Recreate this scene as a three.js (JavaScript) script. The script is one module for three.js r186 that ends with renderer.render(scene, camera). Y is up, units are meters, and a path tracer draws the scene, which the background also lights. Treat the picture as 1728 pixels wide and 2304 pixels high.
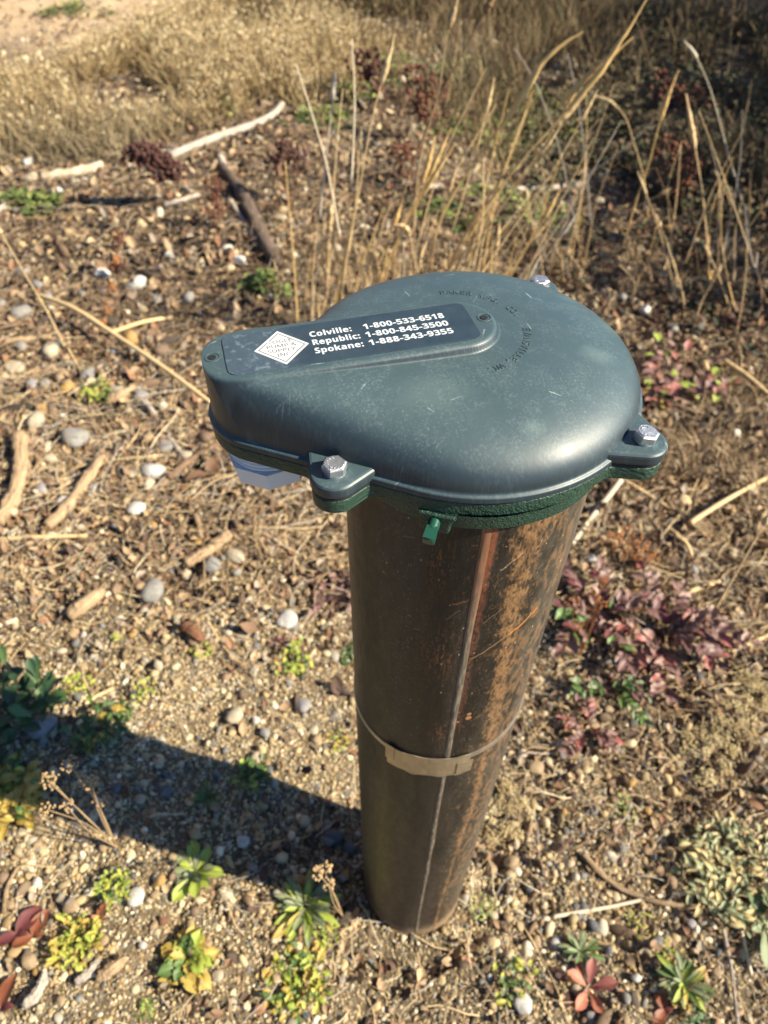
import * as THREE from 'three';
import { Sky } from 'three/addons/objects/Sky.js';
import { mergeGeometries, mergeVertices } from 'three/addons/utils/BufferGeometryUtils.js';
import { FontLoader } from 'three/addons/loaders/FontLoader.js';
import { TextGeometry } from 'three/addons/geometries/TextGeometry.js';
import { RoundedBoxGeometry } from 'three/addons/geometries/RoundedBoxGeometry.js';

// ---------------------------------------------------------------- camera, sky, sun, exposure
const scene = new THREE.Scene();
const CAM = { p: new THREE.Vector3(0, 1.35454, 0.36091), r: new THREE.Vector3(0.98634, 0.00752, -0.16455), u: new THREE.Vector3(-0.12687, 0.67178, -0.7298), f: new THREE.Vector3(-0.10506, -0.74071, -0.66356), fl: 1596.63 };
const camera = new THREE.PerspectiveCamera(2 * Math.atan(1152 / CAM.fl) * 180 / Math.PI, 768 / 1024, 0.02, 600);
camera.position.copy(CAM.p);
camera.quaternion.setFromRotationMatrix(new THREE.Matrix4().makeBasis(CAM.r, CAM.u, CAM.f.clone().negate()));
camera.focus = 0.44;
camera.userData.fStop = 8.2;
const renderer = new THREE.WebGLRenderer({ antialias: true });
renderer.setSize(768, 1024);
renderer.toneMapping = THREE.LinearToneMapping;
renderer.toneMappingExposure = 2.25;
renderer.shadowMap.enabled = true;
const SUN_EL = 36 * Math.PI / 180, SUN_AZ = Math.atan2(0.07, 1);         // azimuth from +x towards +z
const sunDir = new THREE.Vector3(Math.cos(SUN_EL) * Math.cos(SUN_AZ), Math.sin(SUN_EL), Math.cos(SUN_EL) * Math.sin(SUN_AZ));
const sky = new Sky();
sky.name = 'sky'; sky.scale.setScalar(500); sky.userData.kind = 'structure';
sky.material.uniforms.sunPosition.value.copy(sunDir);
sky.material.uniforms.turbidity.value = 4; sky.material.uniforms.rayleigh.value = 1.0;
sky.material.uniforms.mieCoefficient.value = 0.004;
scene.add(sky); scene.environmentIntensity = 0.10;
const sun = new THREE.DirectionalLight(new THREE.Color().setRGB(1, 0.87, 0.645), 5);
sun.name = 'sun'; sun.position.copy(sunDir).multiplyScalar(30); sun.castShadow = true; sun.shadow.radius = 1.2;
Object.assign(sun.shadow.camera, { left: -8, right: 8, top: 8, bottom: -8, near: 1, far: 80 }); sun.shadow.mapSize.set(4096, 4096);
scene.add(sun, sun.target);

// ---------------------------------------------------------------- helpers
let seed = 12345;
const rnd = () => { seed = (seed + 0x6d2b79f5) | 0; let t = Math.imul(seed ^ (seed >>> 15), 1 | seed); t = (t + Math.imul(t ^ (t >>> 7), 61 | t)) ^ t; return ((t ^ (t >>> 14)) >>> 0) / 4294967296; };
const R = (a, b) => a + (b - a) * rnd(), pick = (a) => a[Math.floor(rnd() * a.length)];
const clamp = (x, a = 0, b = 1) => Math.min(b, Math.max(a, x)), mix = (a, b, t) => a + (b - a) * t;
const sst = (a, b, x) => { const t = clamp((x - a) / (b - a)); return t * t * (3 - 2 * t); };
const mixc = (a, b, t) => [mix(a[0], b[0], t), mix(a[1], b[1], t), mix(a[2], b[2], t)];
const hash = (x, y, z) => { let h = Math.imul(x, 374761393) ^ Math.imul(y, 668265263) ^ Math.imul(z, 1274126177); h = Math.imul(h ^ (h >>> 13), 1274126177); return ((h ^ (h >>> 16)) >>> 0) / 4294967296; };
function vn(x, y, z = 0) {
  const xi = Math.floor(x), yi = Math.floor(y), zi = Math.floor(z), f = (t) => t * t * (3 - 2 * t), u = f(x - xi), v = f(y - yi), w = f(z - zi);
  const pl = (k) => mix(mix(hash(xi, yi, k), hash(xi + 1, yi, k), u), mix(hash(xi, yi + 1, k), hash(xi + 1, yi + 1, k), u), v);
  return w === 0 ? pl(zi) : mix(pl(zi), pl(zi + 1), w);
}
const fbm = (x, y, o = 4, s = 0) => { let a = 0, k = 0.5, n = 0; for (let i = 0; i < o; i++) { a += k * vn(x, y, s + i * 7); n += k; k *= 0.5; x = x * 2.03 + 3.1; y = y * 2.03 + 1.7; } return a / n; };
const V = (x, y, z) => new THREE.Vector3(x, y, z);
const lin = (c) => new THREE.Color().setRGB(c[0], c[1], c[2]);
const toS = (l) => { l = clamp(l); return 255 * (l <= 0.0031308 ? 12.92 * l : 1.055 * Math.pow(l, 1 / 2.4) - 0.055); };

const used = {};
const numbered = (n) => { const k = used[n] = (used[n] ?? -1) + 1; return k ? n + '_' + String(k).padStart(3, '0') : n; };
function tag(o, label, category, group) { o.userData.label = label; o.userData.category = category; if (group) o.userData.group = group; return o; }
function sh(o) { o.castShadow = o.receiveShadow = true; return o; }
function part(name, geo, mat, parent) { const m = sh(new THREE.Mesh(geo, mat)); m.name = name; parent.add(m); return m; }
function single(name, geo, mat, label, category, group) { const m = sh(new THREE.Mesh(geo, mat)); m.name = numbered(name); scene.add(m); return tag(m, label, category, group); }
function thing(name, pos, label, category, group) { const g = new THREE.Group(); g.name = numbered(name); g.position.copy(pos); scene.add(g); return tag(g, label, category, group); }
function stuffInst(name, geo, mat, list, label, category) {      // list: [matrix, color]
  const m = new THREE.InstancedMesh(geo, mat, list.length); m.name = name;
  list.forEach(([mt, c], i) => { m.setMatrixAt(i, mt); if (c) m.setColorAt(i, c); });
  sh(m); scene.add(m); m.userData.kind = 'stuff'; return tag(m, label, category);
}
function texData(w, h, fn, srgb) {                                // fn(u, v) -> linear rgb
  const d = new Uint8Array(w * h * 4);
  for (let j = 0; j < h; j++) for (let i = 0; i < w; i++) { const c = fn((i + 0.5) / w, (j + 0.5) / h), k = 4 * (j * w + i); for (let q = 0; q < 3; q++) d[k + q] = srgb ? toS(c[q]) : 255 * clamp(c[q]); d[k + 3] = 255; }
  const t = new THREE.DataTexture(d, w, h); t.wrapS = t.wrapT = THREE.RepeatWrapping; t.magFilter = THREE.LinearFilter; t.minFilter = THREE.LinearMipmapLinearFilter; t.generateMipmaps = true;
  if (srgb) t.colorSpace = THREE.SRGBColorSpace; t.needsUpdate = true; return t;
}
const mat = (c, rough = 0.85, extra = {}) => new THREE.MeshStandardMaterial({ color: lin(c), roughness: rough, side: THREE.DoubleSide, ...extra });

// height of the ground: it rises a little to the left of the pipe, with mounds and dimples
function gh(x, z) {
  const r = Math.hypot(x, z);
  let y = 0.17 * Math.tanh(0.5 * (Math.sqrt(x * x + 0.002) - x) / 0.5) - 0.007 - 0.02 * Math.tanh(Math.max(0, x));
  y += 0.05 * (vn(x * 0.9 + 7, z * 0.9 + 3) - 0.5) * sst(0.2, 1.6, r) + 0.032 * (vn(x * 4.3, z * 4.3, 5) - 0.5) * sst(0.08, 0.4, r) + 0.024 * (vn(x * 14, z * 14, 9) - 0.5) * sst(0.08, 0.2, r) + 0.010 * (vn(x * 41, z * 41, 12) - 0.5);
  y -= 0.030 * Math.exp(-(((x + 0.52) / 0.13) ** 2) - ((z + 0.42) / 0.07) ** 2);
  y += 0.013 * Math.exp(-(((r - 0.088) / 0.022) ** 2)) * (0.3 + 1.2 * vn(x * 22, z * 22, 15));
  y += 0.35 * sst(3, 9, r) * (vn(x * 0.22, z * 0.22, 20) - 0.4);
  return y;
}
// where the line of sight through a point of the 1728 x 2304 photograph meets the ground (used once, to read positions off the photograph)
function dirOf(px, py) { return CAM.f.clone().multiplyScalar(CAM.fl).addScaledVector(CAM.r, px - 864).addScaledVector(CAM.u, 1152 - py).normalize(); }
function G(px, py, lift = 0) {
  const d = dirOf(px, py); let y = 0, q;
  for (let i = 0; i < 12; i++) { const t = (y - CAM.p.y) / d.y; q = CAM.p.clone().addScaledVector(d, t); y = gh(q.x, q.z); }
  q.y = gh(q.x, q.z) + lift; return q;
}
const pxm = (q) => { const v = q.clone().sub(CAM.p); return v.dot(CAM.f) / CAM.fl; };     // metres per photograph pixel at q
// tube along points with its radius running r0 -> r1
function tubeGeo(pts, r0, r1, seg = 10, sides = 6, wob = 0, prof) {
  const c = new THREE.CatmullRomCurve3(pts), fr = c.computeFrenetFrames(seg), P = [], U = [], I = [], L = c.getLength();
  for (let i = 0; i <= seg; i++) {
    const t = i / seg, q = c.getPointAt(t), r = (prof ? prof(t) : 1) * mix(r0, r1, t);
    for (let j = 0; j <= sides; j++) { const a = 2 * Math.PI * (j % sides) / sides, rr = r * (1 + wob * (hash(i, j % sides, 3 + Math.floor(r0 * 1e5)) - 0.5)); const n = fr.normals[i].clone().multiplyScalar(Math.cos(a) * rr).addScaledVector(fr.binormals[i], Math.sin(a) * rr); P.push(q.x + n.x, q.y + n.y, q.z + n.z); U.push(j / sides, t * L); }
  }
  const w = sides + 1;
  for (let i = 0; i < seg; i++) for (let j = 0; j < sides; j++) { const a = i * w + j, b = a + w; I.push(a, a + 1, b, b, a + 1, b + 1); }
  for (const e of [0, seg]) { const q = c.getPointAt(e / seg), k = P.length / 3; P.push(q.x, q.y, q.z); U.push(0.5, e / seg * L); for (let j = 0; j < sides; j++) e ? I.push(k, e * w + j, e * w + j + 1) : I.push(k, j + 1, j); }
  const g = new THREE.BufferGeometry(); g.setAttribute('position', new THREE.Float32BufferAttribute(P, 3)); g.setAttribute('uv', new THREE.Float32BufferAttribute(U, 2)); g.setIndex(I);
  g.computeVertexNormals(); return g;
}

// ---------------------------------------------------------------- the well head: casing pipe, band, cast base, cover, bolts, plug
const well = thing('well_head', V(0, 0, 0), 'tall steel well casing pipe with a dark green teardrop cap bolted on top', 'well head');
const CX = -0.006, CZ = -0.0235, E1 = [0.91, -0.4147], E2 = [0.4147, 0.91];    // cap frame: u along the arm, v towards the viewer
const wp = (u, v, y) => V(CX + u * E1[0] + v * E2[0], y, CZ + u * E1[1] + v * E2[1]);
// --- casing
const rustC = [[1.05, 34, 13], [0.985, 31, 8], [0.93, 33, 7], [0.87, 35.5, 6.5], [0.77, 39, 7], [0.72, 39, 5.5], [0.65, 40, 4], [0.55, 41, 4], [0.47, 37, 5], [0.40, 36, 1.5], [0.25, 34, 3], [0.15, 33, 2.2], [0.05, 33, 3]];
function rustAt(y) { for (let i = 0; i < rustC.length - 1; i++) if (y <= rustC[i][0] && y >= rustC[i + 1][0]) { const t = (rustC[i][0] - y) / (rustC[i][0] - rustC[i + 1][0]); return [mix(rustC[i][1], rustC[i + 1][1], t), mix(rustC[i][2], rustC[i + 1][2], t)]; } return [34, 3]; }
function casingField(a, y) {
  const s1 = fbm(a * 0.10, y * 9, 5, 2), s2 = fbm(a * 0.35, y * 80, 5, 40), f = fbm(a * 1.2, y * 560 * 0.14, 4, 70), g = vn(a * 2.1, y * 640, 90);
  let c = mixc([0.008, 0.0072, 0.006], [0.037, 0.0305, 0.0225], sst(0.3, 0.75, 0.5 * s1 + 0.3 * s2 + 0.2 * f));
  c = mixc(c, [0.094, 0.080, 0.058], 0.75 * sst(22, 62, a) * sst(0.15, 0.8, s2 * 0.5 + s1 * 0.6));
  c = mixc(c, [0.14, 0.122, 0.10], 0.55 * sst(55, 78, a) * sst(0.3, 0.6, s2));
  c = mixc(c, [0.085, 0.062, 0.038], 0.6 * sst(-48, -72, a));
  c = mixc(c, [0.034, 0.030, 0.029], 0.7 * sst(-42, -34, a) * sst(-8, -20, a) * sst(0.80, 1.0, y));
  c = mixc(c, [0.075, 0.066, 0.020], 0.7 * Math.exp(-(((a + 31) / 7) ** 2)) * sst(0.22, 0.36, y + 0.1 * s1) * sst(0.66, 0.5, y));
  let ro = 0.42 + 0.22 * s2;
  const [rc, rw] = rustAt(y), n = fbm(a * 0.34, y * 115, 5, 110), nn = fbm(a * 1.3, y * 330, 3, 130);
  let m = sst(0.46, 0.86, n * 0.62 + nn * 0.38 + 0.42 * (Math.exp(-(((a - rc) / rw) ** 2)) - 0.38));
  m *= sst(2.6, 1.2, Math.abs(a - rc) / rw);
  m = Math.max(m, 0.55 * sst(0.52, 0.72, fbm(a * 0.36, y * 95, 5, 150) + 0.2 * sst(20, 50, a) - 0.12) * sst(16, 30, a) * sst(75, 58, a));
  c = mixc(c, mixc([0.15, 0.070, 0.025], [0.36, 0.195, 0.072], nn), 0.72 * m); ro = mix(ro, 0.9, m);
  // red-brown rust beside the seam, thick at the top, and the rusty smear left of it
  const sr = sst(17.8, 15.5, a + 3 * (n - 0.5)) * sst(9.2, 10.6, a) * sst(0.72, 0.9, y + 0.10 * (f - 0.5)) * (0.55 + 0.5 * sst(0.95, 1.03, y));
  c = mixc(c, mixc([0.10, 0.045, 0.025], [0.30, 0.085, 0.030], nn), sr * sst(0.25, 0.6, nn + 0.25 * sst(0.9, 1.03, y))); ro = mix(ro, 0.85, sr * 0.8);
  for (const [ca, cy, wa, wy, k] of [[-6, 1.005, 5, 0.03, 0.6], [-2, 0.895, 10, 0.03, 0.75], [4, 0.765, 6, 0.02, 0.7], [-50, 1.02, 4, 0.05, 0.4]]) {
    const e = Math.exp(-(((a - ca) / wa) ** 2) - (((y - cy) / wy) ** 2)), q = k * e * sst(0.5, 0.62, nn * 0.6 + f * 0.4); c = mixc(c, [0.26, 0.10, 0.035], q); ro = mix(ro, 0.85, q);
  }
  const sp = sst(0.86, 0.93, g) * sst(0.35, 0.7, s1); c = mixc(c, [0.27, 0.22, 0.17], 0.5 * sp);
  c = mixc(c, [0.30, 0.20, 0.105], 0.85 * sst(0.075, 0.02, y + 0.03 * (n - 0.5))); ro = mix(ro, 0.9, sst(0.085, 0.03, y));
  const pit = sst(0.70, 0.85, vn(a * 0.9, y * 420, 211)) * sst(0.4, 0.7, s1); c = mixc(c, [0.012, 0.008, 0.006], 0.5 * pit); c = mixc(c, [0.20, 0.09, 0.035], 0.5 * sst(0.80, 0.92, vn(a * 1.3, y * 520, 223)) * sst(-5, 15, a)); return [c, ro, m * 0.7 + 0.3 * nn + 0.5 * sr];
}
const CW = 1536, CH = 2048, CY0 = -0.06, CY1 = 1.058;
const cas = document.createElement('canvas'); cas.width = CW; cas.height = CH;
const ctx = cas.getContext('2d'), im = ctx.createImageData(CW, CH), rghD = new Uint8Array(CW / 2 * CH / 2 * 4);
for (let j = 0; j < CH; j++) for (let i = 0; i < CW; i++) {
  let a = 360 * (i + 0.5) / CW; if (a > 180) a -= 360; const k = 4 * (j * CW + i);
  if (Math.abs(a) > 112) { const b = (i & 15) || (j & 15) ? null : 1; im.data[k] = 58; im.data[k + 1] = 48; im.data[k + 2] = 38; im.data[k + 3] = 255; continue; }
  const y = CY1 - (CY1 - CY0) * (j + 0.5) / CH, [c, ro, h] = casingField(a, y); for (let q = 0; q < 3; q++) im.data[k + q] = toS(c[q]); im.data[k + 3] = 255;
  if (!(i & 1) && !(j & 1)) { const kk = 4 * ((CH / 2 - 1 - j / 2) * CW / 2 + i / 2); rghD[kk] = 255 * h; rghD[kk + 1] = 255 * ro; rghD[kk + 3] = 255; }
}
ctx.putImageData(im, 0, 0);
const cX = (a) => a / 360 * CW, cYp = (y) => (CY1 - y) / (CY1 - CY0) * CH;
function scratch(a0, y0, a1, y1, w, col) { if (Math.max(a0, a1) < 0) { a0 += 360; a1 += 360; } ctx.strokeStyle = col; ctx.lineWidth = w; ctx.beginPath(); const n = 9; for (let i = 0; i <= n; i++) { const t = i / n, X = cX(mix(a0, a1, t) + R(-0.25, 0.25)), Y = cYp(mix(y0, y1, t)) + R(-1.2, 1.2); i ? ctx.lineTo(X, Y) : ctx.moveTo(X, Y); } ctx.stroke(); }
scratch(49, 0.932, 33, 0.915, 5, 'rgba(190,118,52,.85)'); scratch(34, 0.917, 15, 0.892, 3.5, 'rgba(150,112,66,.8)'); scratch(30, 1.012, 21, 0.998, 3, 'rgba(170,140,105,.7)'); scratch(27, 0.955, 18, 0.94, 2, 'rgba(160,130,95,.6)');
scratch(9, 0.968, 2, 0.962, 4, 'rgba(150,92,48,.6)'); scratch(6, 0.956, -3, 0.938, 2.5, 'rgba(120,100,80,.6)'); scratch(36, 0.805, 24, 0.79, 3, 'rgba(150,112,66,.6)');
for (let i = 0; i < 150; i++) { const a = R(3, 70) * (rnd() < 0.35 ? -0.45 : 1), y = R(0.1, 1.04), l = R(1, 7); scratch(a, y, a - l, y - l * R(-0.0003, 0.0016), R(0.7, 1.8), `rgba(${Math.floor(R(110, 180))},${Math.floor(R(90, 140))},${Math.floor(R(60, 105))},${R(0.2, 0.6)})`); }
for (let i = 0; i < 70; i++) { ctx.fillStyle = `rgba(205,190,165,${R(0.3, 0.8)})`; ctx.beginPath(); ctx.ellipse(cX((R(-35, 60) + 360) % 360), cYp(R(0.7, 1.04)), R(0.8, 2.2), R(0.8, 3), 0, 0, 7); ctx.fill(); }
for (const [a, y, r] of [[20.5, 0.802, 6], [20.5, 0.795, 8], [14.5, 0.79, 4], [36, 1.037, 3], [38, 1.01, 3]]) { ctx.fillStyle = r > 3.5 ? 'rgba(200,140,90,.8)' : 'rgba(40,26,16,.8)'; ctx.beginPath(); ctx.ellipse(cX(a), cYp(y), r, r * 0.8, 0, 0, 7); ctx.fill(); }
const casT = new THREE.CanvasTexture(cas); casT.colorSpace = THREE.SRGBColorSpace; casT.wrapS = THREE.RepeatWrapping; casT.flipY = true;
const casR = new THREE.DataTexture(rghD, CW / 2, CH / 2); casR.magFilter = THREE.LinearFilter; casR.wrapS = THREE.RepeatWrapping; casR.needsUpdate = true;
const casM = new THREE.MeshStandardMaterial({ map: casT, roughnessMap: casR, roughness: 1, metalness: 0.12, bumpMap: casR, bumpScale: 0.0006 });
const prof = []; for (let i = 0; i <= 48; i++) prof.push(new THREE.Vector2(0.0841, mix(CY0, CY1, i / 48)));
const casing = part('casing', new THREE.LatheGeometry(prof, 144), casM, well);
{ // weld seam: a narrow raised bead with an uneven edge
  const P = [], U = [], I = [], N = 420, w = (t) => mix(0.0064, 0.0048, t);
  for (let i = 0; i <= N; i++) { const y = mix(1.05, 0.0, i / N), off = 0.6 * (vn(y * 9, 1) - 0.5) + 0.18 * (vn(y * 40, 2) - 0.5), a0 = (10.6 + off) * Math.PI / 180, ww = w(i / N) * (0.9 + 0.3 * vn(y * 14, 8));
    for (let j = 0; j <= 4; j++) { const a = a0 + (j / 4 - 0.2) * ww / 0.0841, r = 0.0841 + [-0.0002, 0.0005, 0.0004 + 0.0002 * vn(y * 200, 4), 0.0003, -0.0002][j]; P.push(r * Math.sin(a), y, r * Math.cos(a)); U.push(j / 4, y * 0.94); } }
  for (let i = 0; i < N; i++) for (let j = 0; j < 4; j++) { const a = i * 5 + j, b = a + 5; I.push(a, b, a + 1, b, b + 1, a + 1); }
  const g = new THREE.BufferGeometry(); g.setAttribute('position', new THREE.Float32BufferAttribute(P, 3)); g.setAttribute('uv', new THREE.Float32BufferAttribute(U, 2)); g.setIndex(I); g.computeVertexNormals();
  const t = texData(32, 1024, (u, v) => { const n = fbm(u * 5, v * 90, 4, 3), y = v; let c = mixc([0.13, 0.10, 0.07], [0.29, 0.235, 0.165], sst(0.3, 0.8, n + 0.25 * (0.4 - u))); c = mixc(c, [0.27, 0.095, 0.032], 0.7 * sst(0.84, 0.98, y + 0.15 * (n - 0.5))); return c; }, true);
  part('weld_seam', g, new THREE.MeshStandardMaterial({ map: t, roughness: 0.75, metalness: 0.1, side: THREE.DoubleSide }), casing);
}
{ // thin steel band round the pipe with a blank metal tag
  const bandY = (a) => 0.713 + 0.010 * Math.sin(a) - 0.002 * Math.cos(a);
  const strip = (a0, a1, yb, yt, r0, r1, n, ragged = 0) => { const P = [], U = [], I = [];
    for (let i = 0; i <= n; i++) { const t = i / n, a = mix(a0, a1, t), rg = ragged * (vn(t * 9, 5) - 0.5) + (i === 0 || i === n ? 0 : 0); const b = yb(a) - rg, c = yt(a) + rg * 0.4;
      for (const [r, y] of [[r0, b], [r1, b], [r1, c], [r0, c]]) { P.push(r * Math.sin(a), y, r * Math.cos(a)); U.push(a * 0.0845, y); } }
    for (let i = 0; i < n; i++) for (let j = 0; j < 4; j++) { const a = i * 4 + j, b = i * 4 + (j + 1) % 4; I.push(a, a + 4, b, b, a + 4, b + 4); }
    I.push(0, 1, 2, 0, 2, 3); const e = n * 4; I.push(e, e + 2, e + 1, e, e + 3, e + 2);
    let g = new THREE.BufferGeometry(); g.setAttribute('position', new THREE.Float32BufferAttribute(P, 3)); g.setAttribute('uv', new THREE.Float32BufferAttribute(U, 2)); g.setIndex(I); g = g.toNonIndexed(); g.computeVertexNormals(); return g; };
  const bt = texData(256, 256, (u, v) => { const n = fbm(u * 30, v * 12, 4, 8), s = vn(u * 90, v * 4, 3); return mixc([0.34, 0.29, 0.22], [0.62, 0.55, 0.45], clamp(n * 0.8 + s * 0.3)); }, true);
  bt.repeat.set(5, 12);
  const bm = new THREE.MeshStandardMaterial({ map: bt, roughness: 0.42, metalness: 0.8, side: THREE.DoubleSide });
  const band = part('clamp_band', strip(0, 2 * Math.PI, (a) => bandY(a) - 0.0035, (a) => bandY(a) + 0.0035, 0.0842, 0.0854, 120), bm, well);
  const tg = mergeGeometries([strip(-0.47, 0.47, (a) => bandY(a) - 0.033 + 0.010 * Math.cos(a * 3.1) * 0, (a) => bandY(a) + 0.0065, 0.0856, 0.0864, 40, 0.004), strip(0.33, 0.50, (a) => bandY(a) - 0.030, (a) => bandY(a) - 0.006, 0.0866, 0.0872, 6), strip(-0.49, -0.38, (a) => bandY(a) - 0.02, (a) => bandY(a) + 0.009, 0.0866, 0.0872, 6)]);
  part('tag_plate', tg, new THREE.MeshStandardMaterial({ map: bt, color: lin([1, 0.95, 0.82]), roughness: 0.42, metalness: 0.75, side: THREE.DoubleSide }), band);
}
// --- plan of cap: hull of a big and a small circle, plus bolt ears
const BOLTS = [[-0.105, 0.0715], [0.0765, 0.0912], [0.0850, -0.0820]];
const A_U = -0.128, A_V = -0.003;
function tear(u, v, Rb, Rs) {             // signed distance, positive inside, of the hull
  const L = Math.hypot(A_U, A_V), ax = A_U / L, av = A_V / L, px = u * ax + v * av, py = Math.abs(-u * av + v * ax), b = (Rb - Rs) / L, a = Math.sqrt(1 - b * b), k = -b * py + a * px;
  if (-u * av + v * ax > 0) { // far side of the arm: the round cover and the arm meet in a soft corner
    const t = clamp(px, 0, L); return smax(Rb - Math.hypot(py, px), Rs - Math.hypot(py, px - t), 0.03);
  }
  if (k < 0) return Rb - Math.hypot(py, px);
  if (k > a * L) return Rs - Math.hypot(py, px - L);
  return Rb - (py * a + px * b);
}
function ear(u, v, i, r, base) {           // hull of bolt circle and a wide foot at the body
  const [bu, bv] = BOLTS[i]; let nu, nv;
  if (i === 0) { nu = -0.56; nv = 0.83; } else { const l = Math.hypot(bu, bv); nu = bu / l; nv = bv / l; }
  const x = (u - bu) * nu + (v - bv) * nv, y = Math.abs(-(u - bu) * nv + (v - bv) * nu), Lb = 0.034, b = (r - base) / Lb, a = Math.sqrt(1 - b * b), px = -x, d = -b * y + a * px;
  if (d < 0) return r - Math.hypot(y, px); if (d > a * Lb) return base - Math.hypot(y, px - Lb); return r - (y * a + px * b);
}
const smax = (a, b, k) => { const h = Math.max(k - Math.abs(a - b), 0) / k; return Math.max(a, b) + h * h * k / 4; };
function outline(fn, n = 720) { const pts = []; for (let i = 0; i < n; i++) { const t = 2 * Math.PI * i / n, c = Math.cos(t), s = Math.sin(t); let a = 0.03, b = 0.26; for (let k = 0; k < 40; k++) { const m = (a + b) / 2; fn(m * c, m * s) > 0 ? a = m : b = m; } pts.push([a * c, a * s]); } return pts; }
function plateGeo(pts, y0, y1, bev) {       // an extruded plan with rounded edges, in world space
  const s = new THREE.Shape(pts.map(([u, v]) => new THREE.Vector2(u, v)));
  const g = new THREE.ExtrudeGeometry(s, { depth: y1 - y0 - 2 * bev, bevelEnabled: bev > 0, bevelThickness: bev, bevelSize: bev, bevelOffset: -bev, bevelSegments: 3, curveSegments: 4, steps: 1 });
  return capSpace(g, y0 + bev);
}
function capSpace(g, dy) {                   // (u, v, height) -> world; v and height handedness kept by the mirrored winding
  const p = g.attributes.position; for (let i = 0; i < p.count; i++) { const u = p.getX(i), v = p.getY(i), h = p.getZ(i), w = wp(u, v, h + dy); p.setXYZ(i, w.x, w.y, w.z); }
  if (g.index) { const ix = g.index; for (let i = 0; i < ix.count; i += 3) { const a = ix.getX(i); ix.setX(i, ix.getX(i + 1)); ix.setX(i + 1, a); } }
  else for (const k of Object.keys(g.attributes)) { const at = g.attributes[k], n = at.itemSize, A = at.array; for (let i = 0; i < at.count; i += 3) for (let q = 0; q < n; q++) { const a = A[i * n + q]; A[i * n + q] = A[(i + 1) * n + q]; A[(i + 1) * n + q] = a; } }
  g.computeVertexNormals(); return g;
}
const RB = 0.1120, RS = 0.0405;
const coverPlan = (u, v) => smax(smax(tear(u, v, RB, RS), ear(u, v, 0, 0.0145, 0.030), 0.004), smax(ear(u, v, 1, 0.0145, 0.031), ear(u, v, 2, 0.0145, 0.031), 0.004), 0.004);
// --- cover
const SP = [[0.0, 1.066], [0.0, 1.0690], [0.0005, 1.0697], [0.0014, 1.0701], [0.0022, 1.0706], [0.0026, 1.0716]];
function domeY(u, v, d) {                    // d: distance inside the body outline
  const s = sst(-0.158, 0.0, u), w = mix(0.0115, 0.070, s), H = mix(1.1080, 1.1018, s), q = clamp(d / w), pw = 2.15;
  return 1.0714 + (H - 1.0714) * Math.pow(1 - Math.pow(1 - q, pw), 1 / pw) + 0.0016 * sst(0.02, 0.1, d);
}
const AV0 = -0.0045, AU0 = -0.143, AU1 = -0.010, AR = 0.0262;
function armY(u, v) { const x = u < AU0 ? u - AU0 : u > AU1 ? u - AU1 : 0, d = AR - Math.hypot(x, v - AV0), top = 1.1085, r = 0.0038; if (d >= r) return top; if (d > 0) return top - r + Math.sqrt(Math.max(0, r * r - (r - d) ** 2)); return top - r + d * 4.5; }
function topY(u, v, d) { const x = u < AU0 ? u - AU0 : u > AU1 ? u - AU1 : 0, da = AR - Math.hypot(x, v - AV0), a = armY(u, v); return mix(smax(domeY(u, v, d), a, 0.0055), a, sst(0.0005, 0.005, da)); }
const coverBody = (() => {
  const n = 900, rings = 190, out = outline((u, v) => tear(u, v, RB - 0.0026, RS - 0.0026), n), P = [], U = [], I = [];
  const lip = outline((u, v) => tear(u, v, RB, RS), n);
  const put = (u, v, y) => { const w = wp(u, v, y); P.push(w.x, w.y, w.z); U.push(u + 0.2, v + 0.2); };
  let nr = 0;
  for (const [o, y] of SP) { const t = o / 0.0026; for (let i = 0; i < n; i++) put(mix(lip[i][0], out[i][0], t), mix(lip[i][1], out[i][1], t), y); nr++; }
  for (let k = 1; k <= rings; k++) { const s = 1 - Math.pow(k / rings, 1.55); for (let i = 0; i < n; i++) { const u = out[i][0] * s, v = out[i][1] * s, d = tear(u, v, RB - 0.0026, RS - 0.0026); put(u, v, topY(u, v, Math.max(0, d))); } nr++; }
  for (let r = 0; r < nr - 1; r++) for (let i = 0; i < n; i++) { const a = r * n + i, b = r * n + (i + 1) % n, c = a + n, e = b + n; I.push(a, c, b, b, c, e); }
  const g = new THREE.BufferGeometry(); g.setAttribute('position', new THREE.Float32BufferAttribute(P, 3)); g.setAttribute('uv', new THREE.Float32BufferAttribute(U, 2)); g.setIndex(I); g.computeVertexNormals(); return g;
})();
const earPts = (i, r, base) => { const [bu, bv] = BOLTS[i], pts = []; for (let k = 0; k < 96; k++) { const t = 2 * Math.PI * k / 96, c = Math.cos(t), s = Math.sin(t); let a = 0, b = 0.08; for (let q = 0; q < 40; q++) { const m = (a + b) / 2; ear(bu + m * c, bv + m * s, i, r, base) > 0 ? a = m : b = m; } const u = bu + a * c, v = bv + a * s; pts.push([u, v]); } return pts; };
const uvPlan = (g) => { const p = g.attributes.position, U = []; for (let i = 0; i < p.count; i++) { const x = p.getX(i) - CX, z = p.getZ(i) - CZ; U.push(x * E1[0] + z * E1[1] + 0.2, x * E2[0] + z * E2[1] + 0.2); } g.setAttribute('uv', new THREE.Float32BufferAttribute(U, 2)); return g; };
const non = (g) => g.index ? g.toNonIndexed() : g;
const keep = (g) => { for (const k of Object.keys(g.attributes)) if (!['position', 'normal', 'uv'].includes(k)) g.deleteAttribute(k); return g; };
const earGeos = BOLTS.map((b, i) => { let g = plateGeo(earPts(i, 0.0145, i ? 0.031 : 0.030), 1.0662, 1.0752, 0.0026); g = mergeVertices(keep(uvPlan(g)), 1e-5); return g; });
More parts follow.
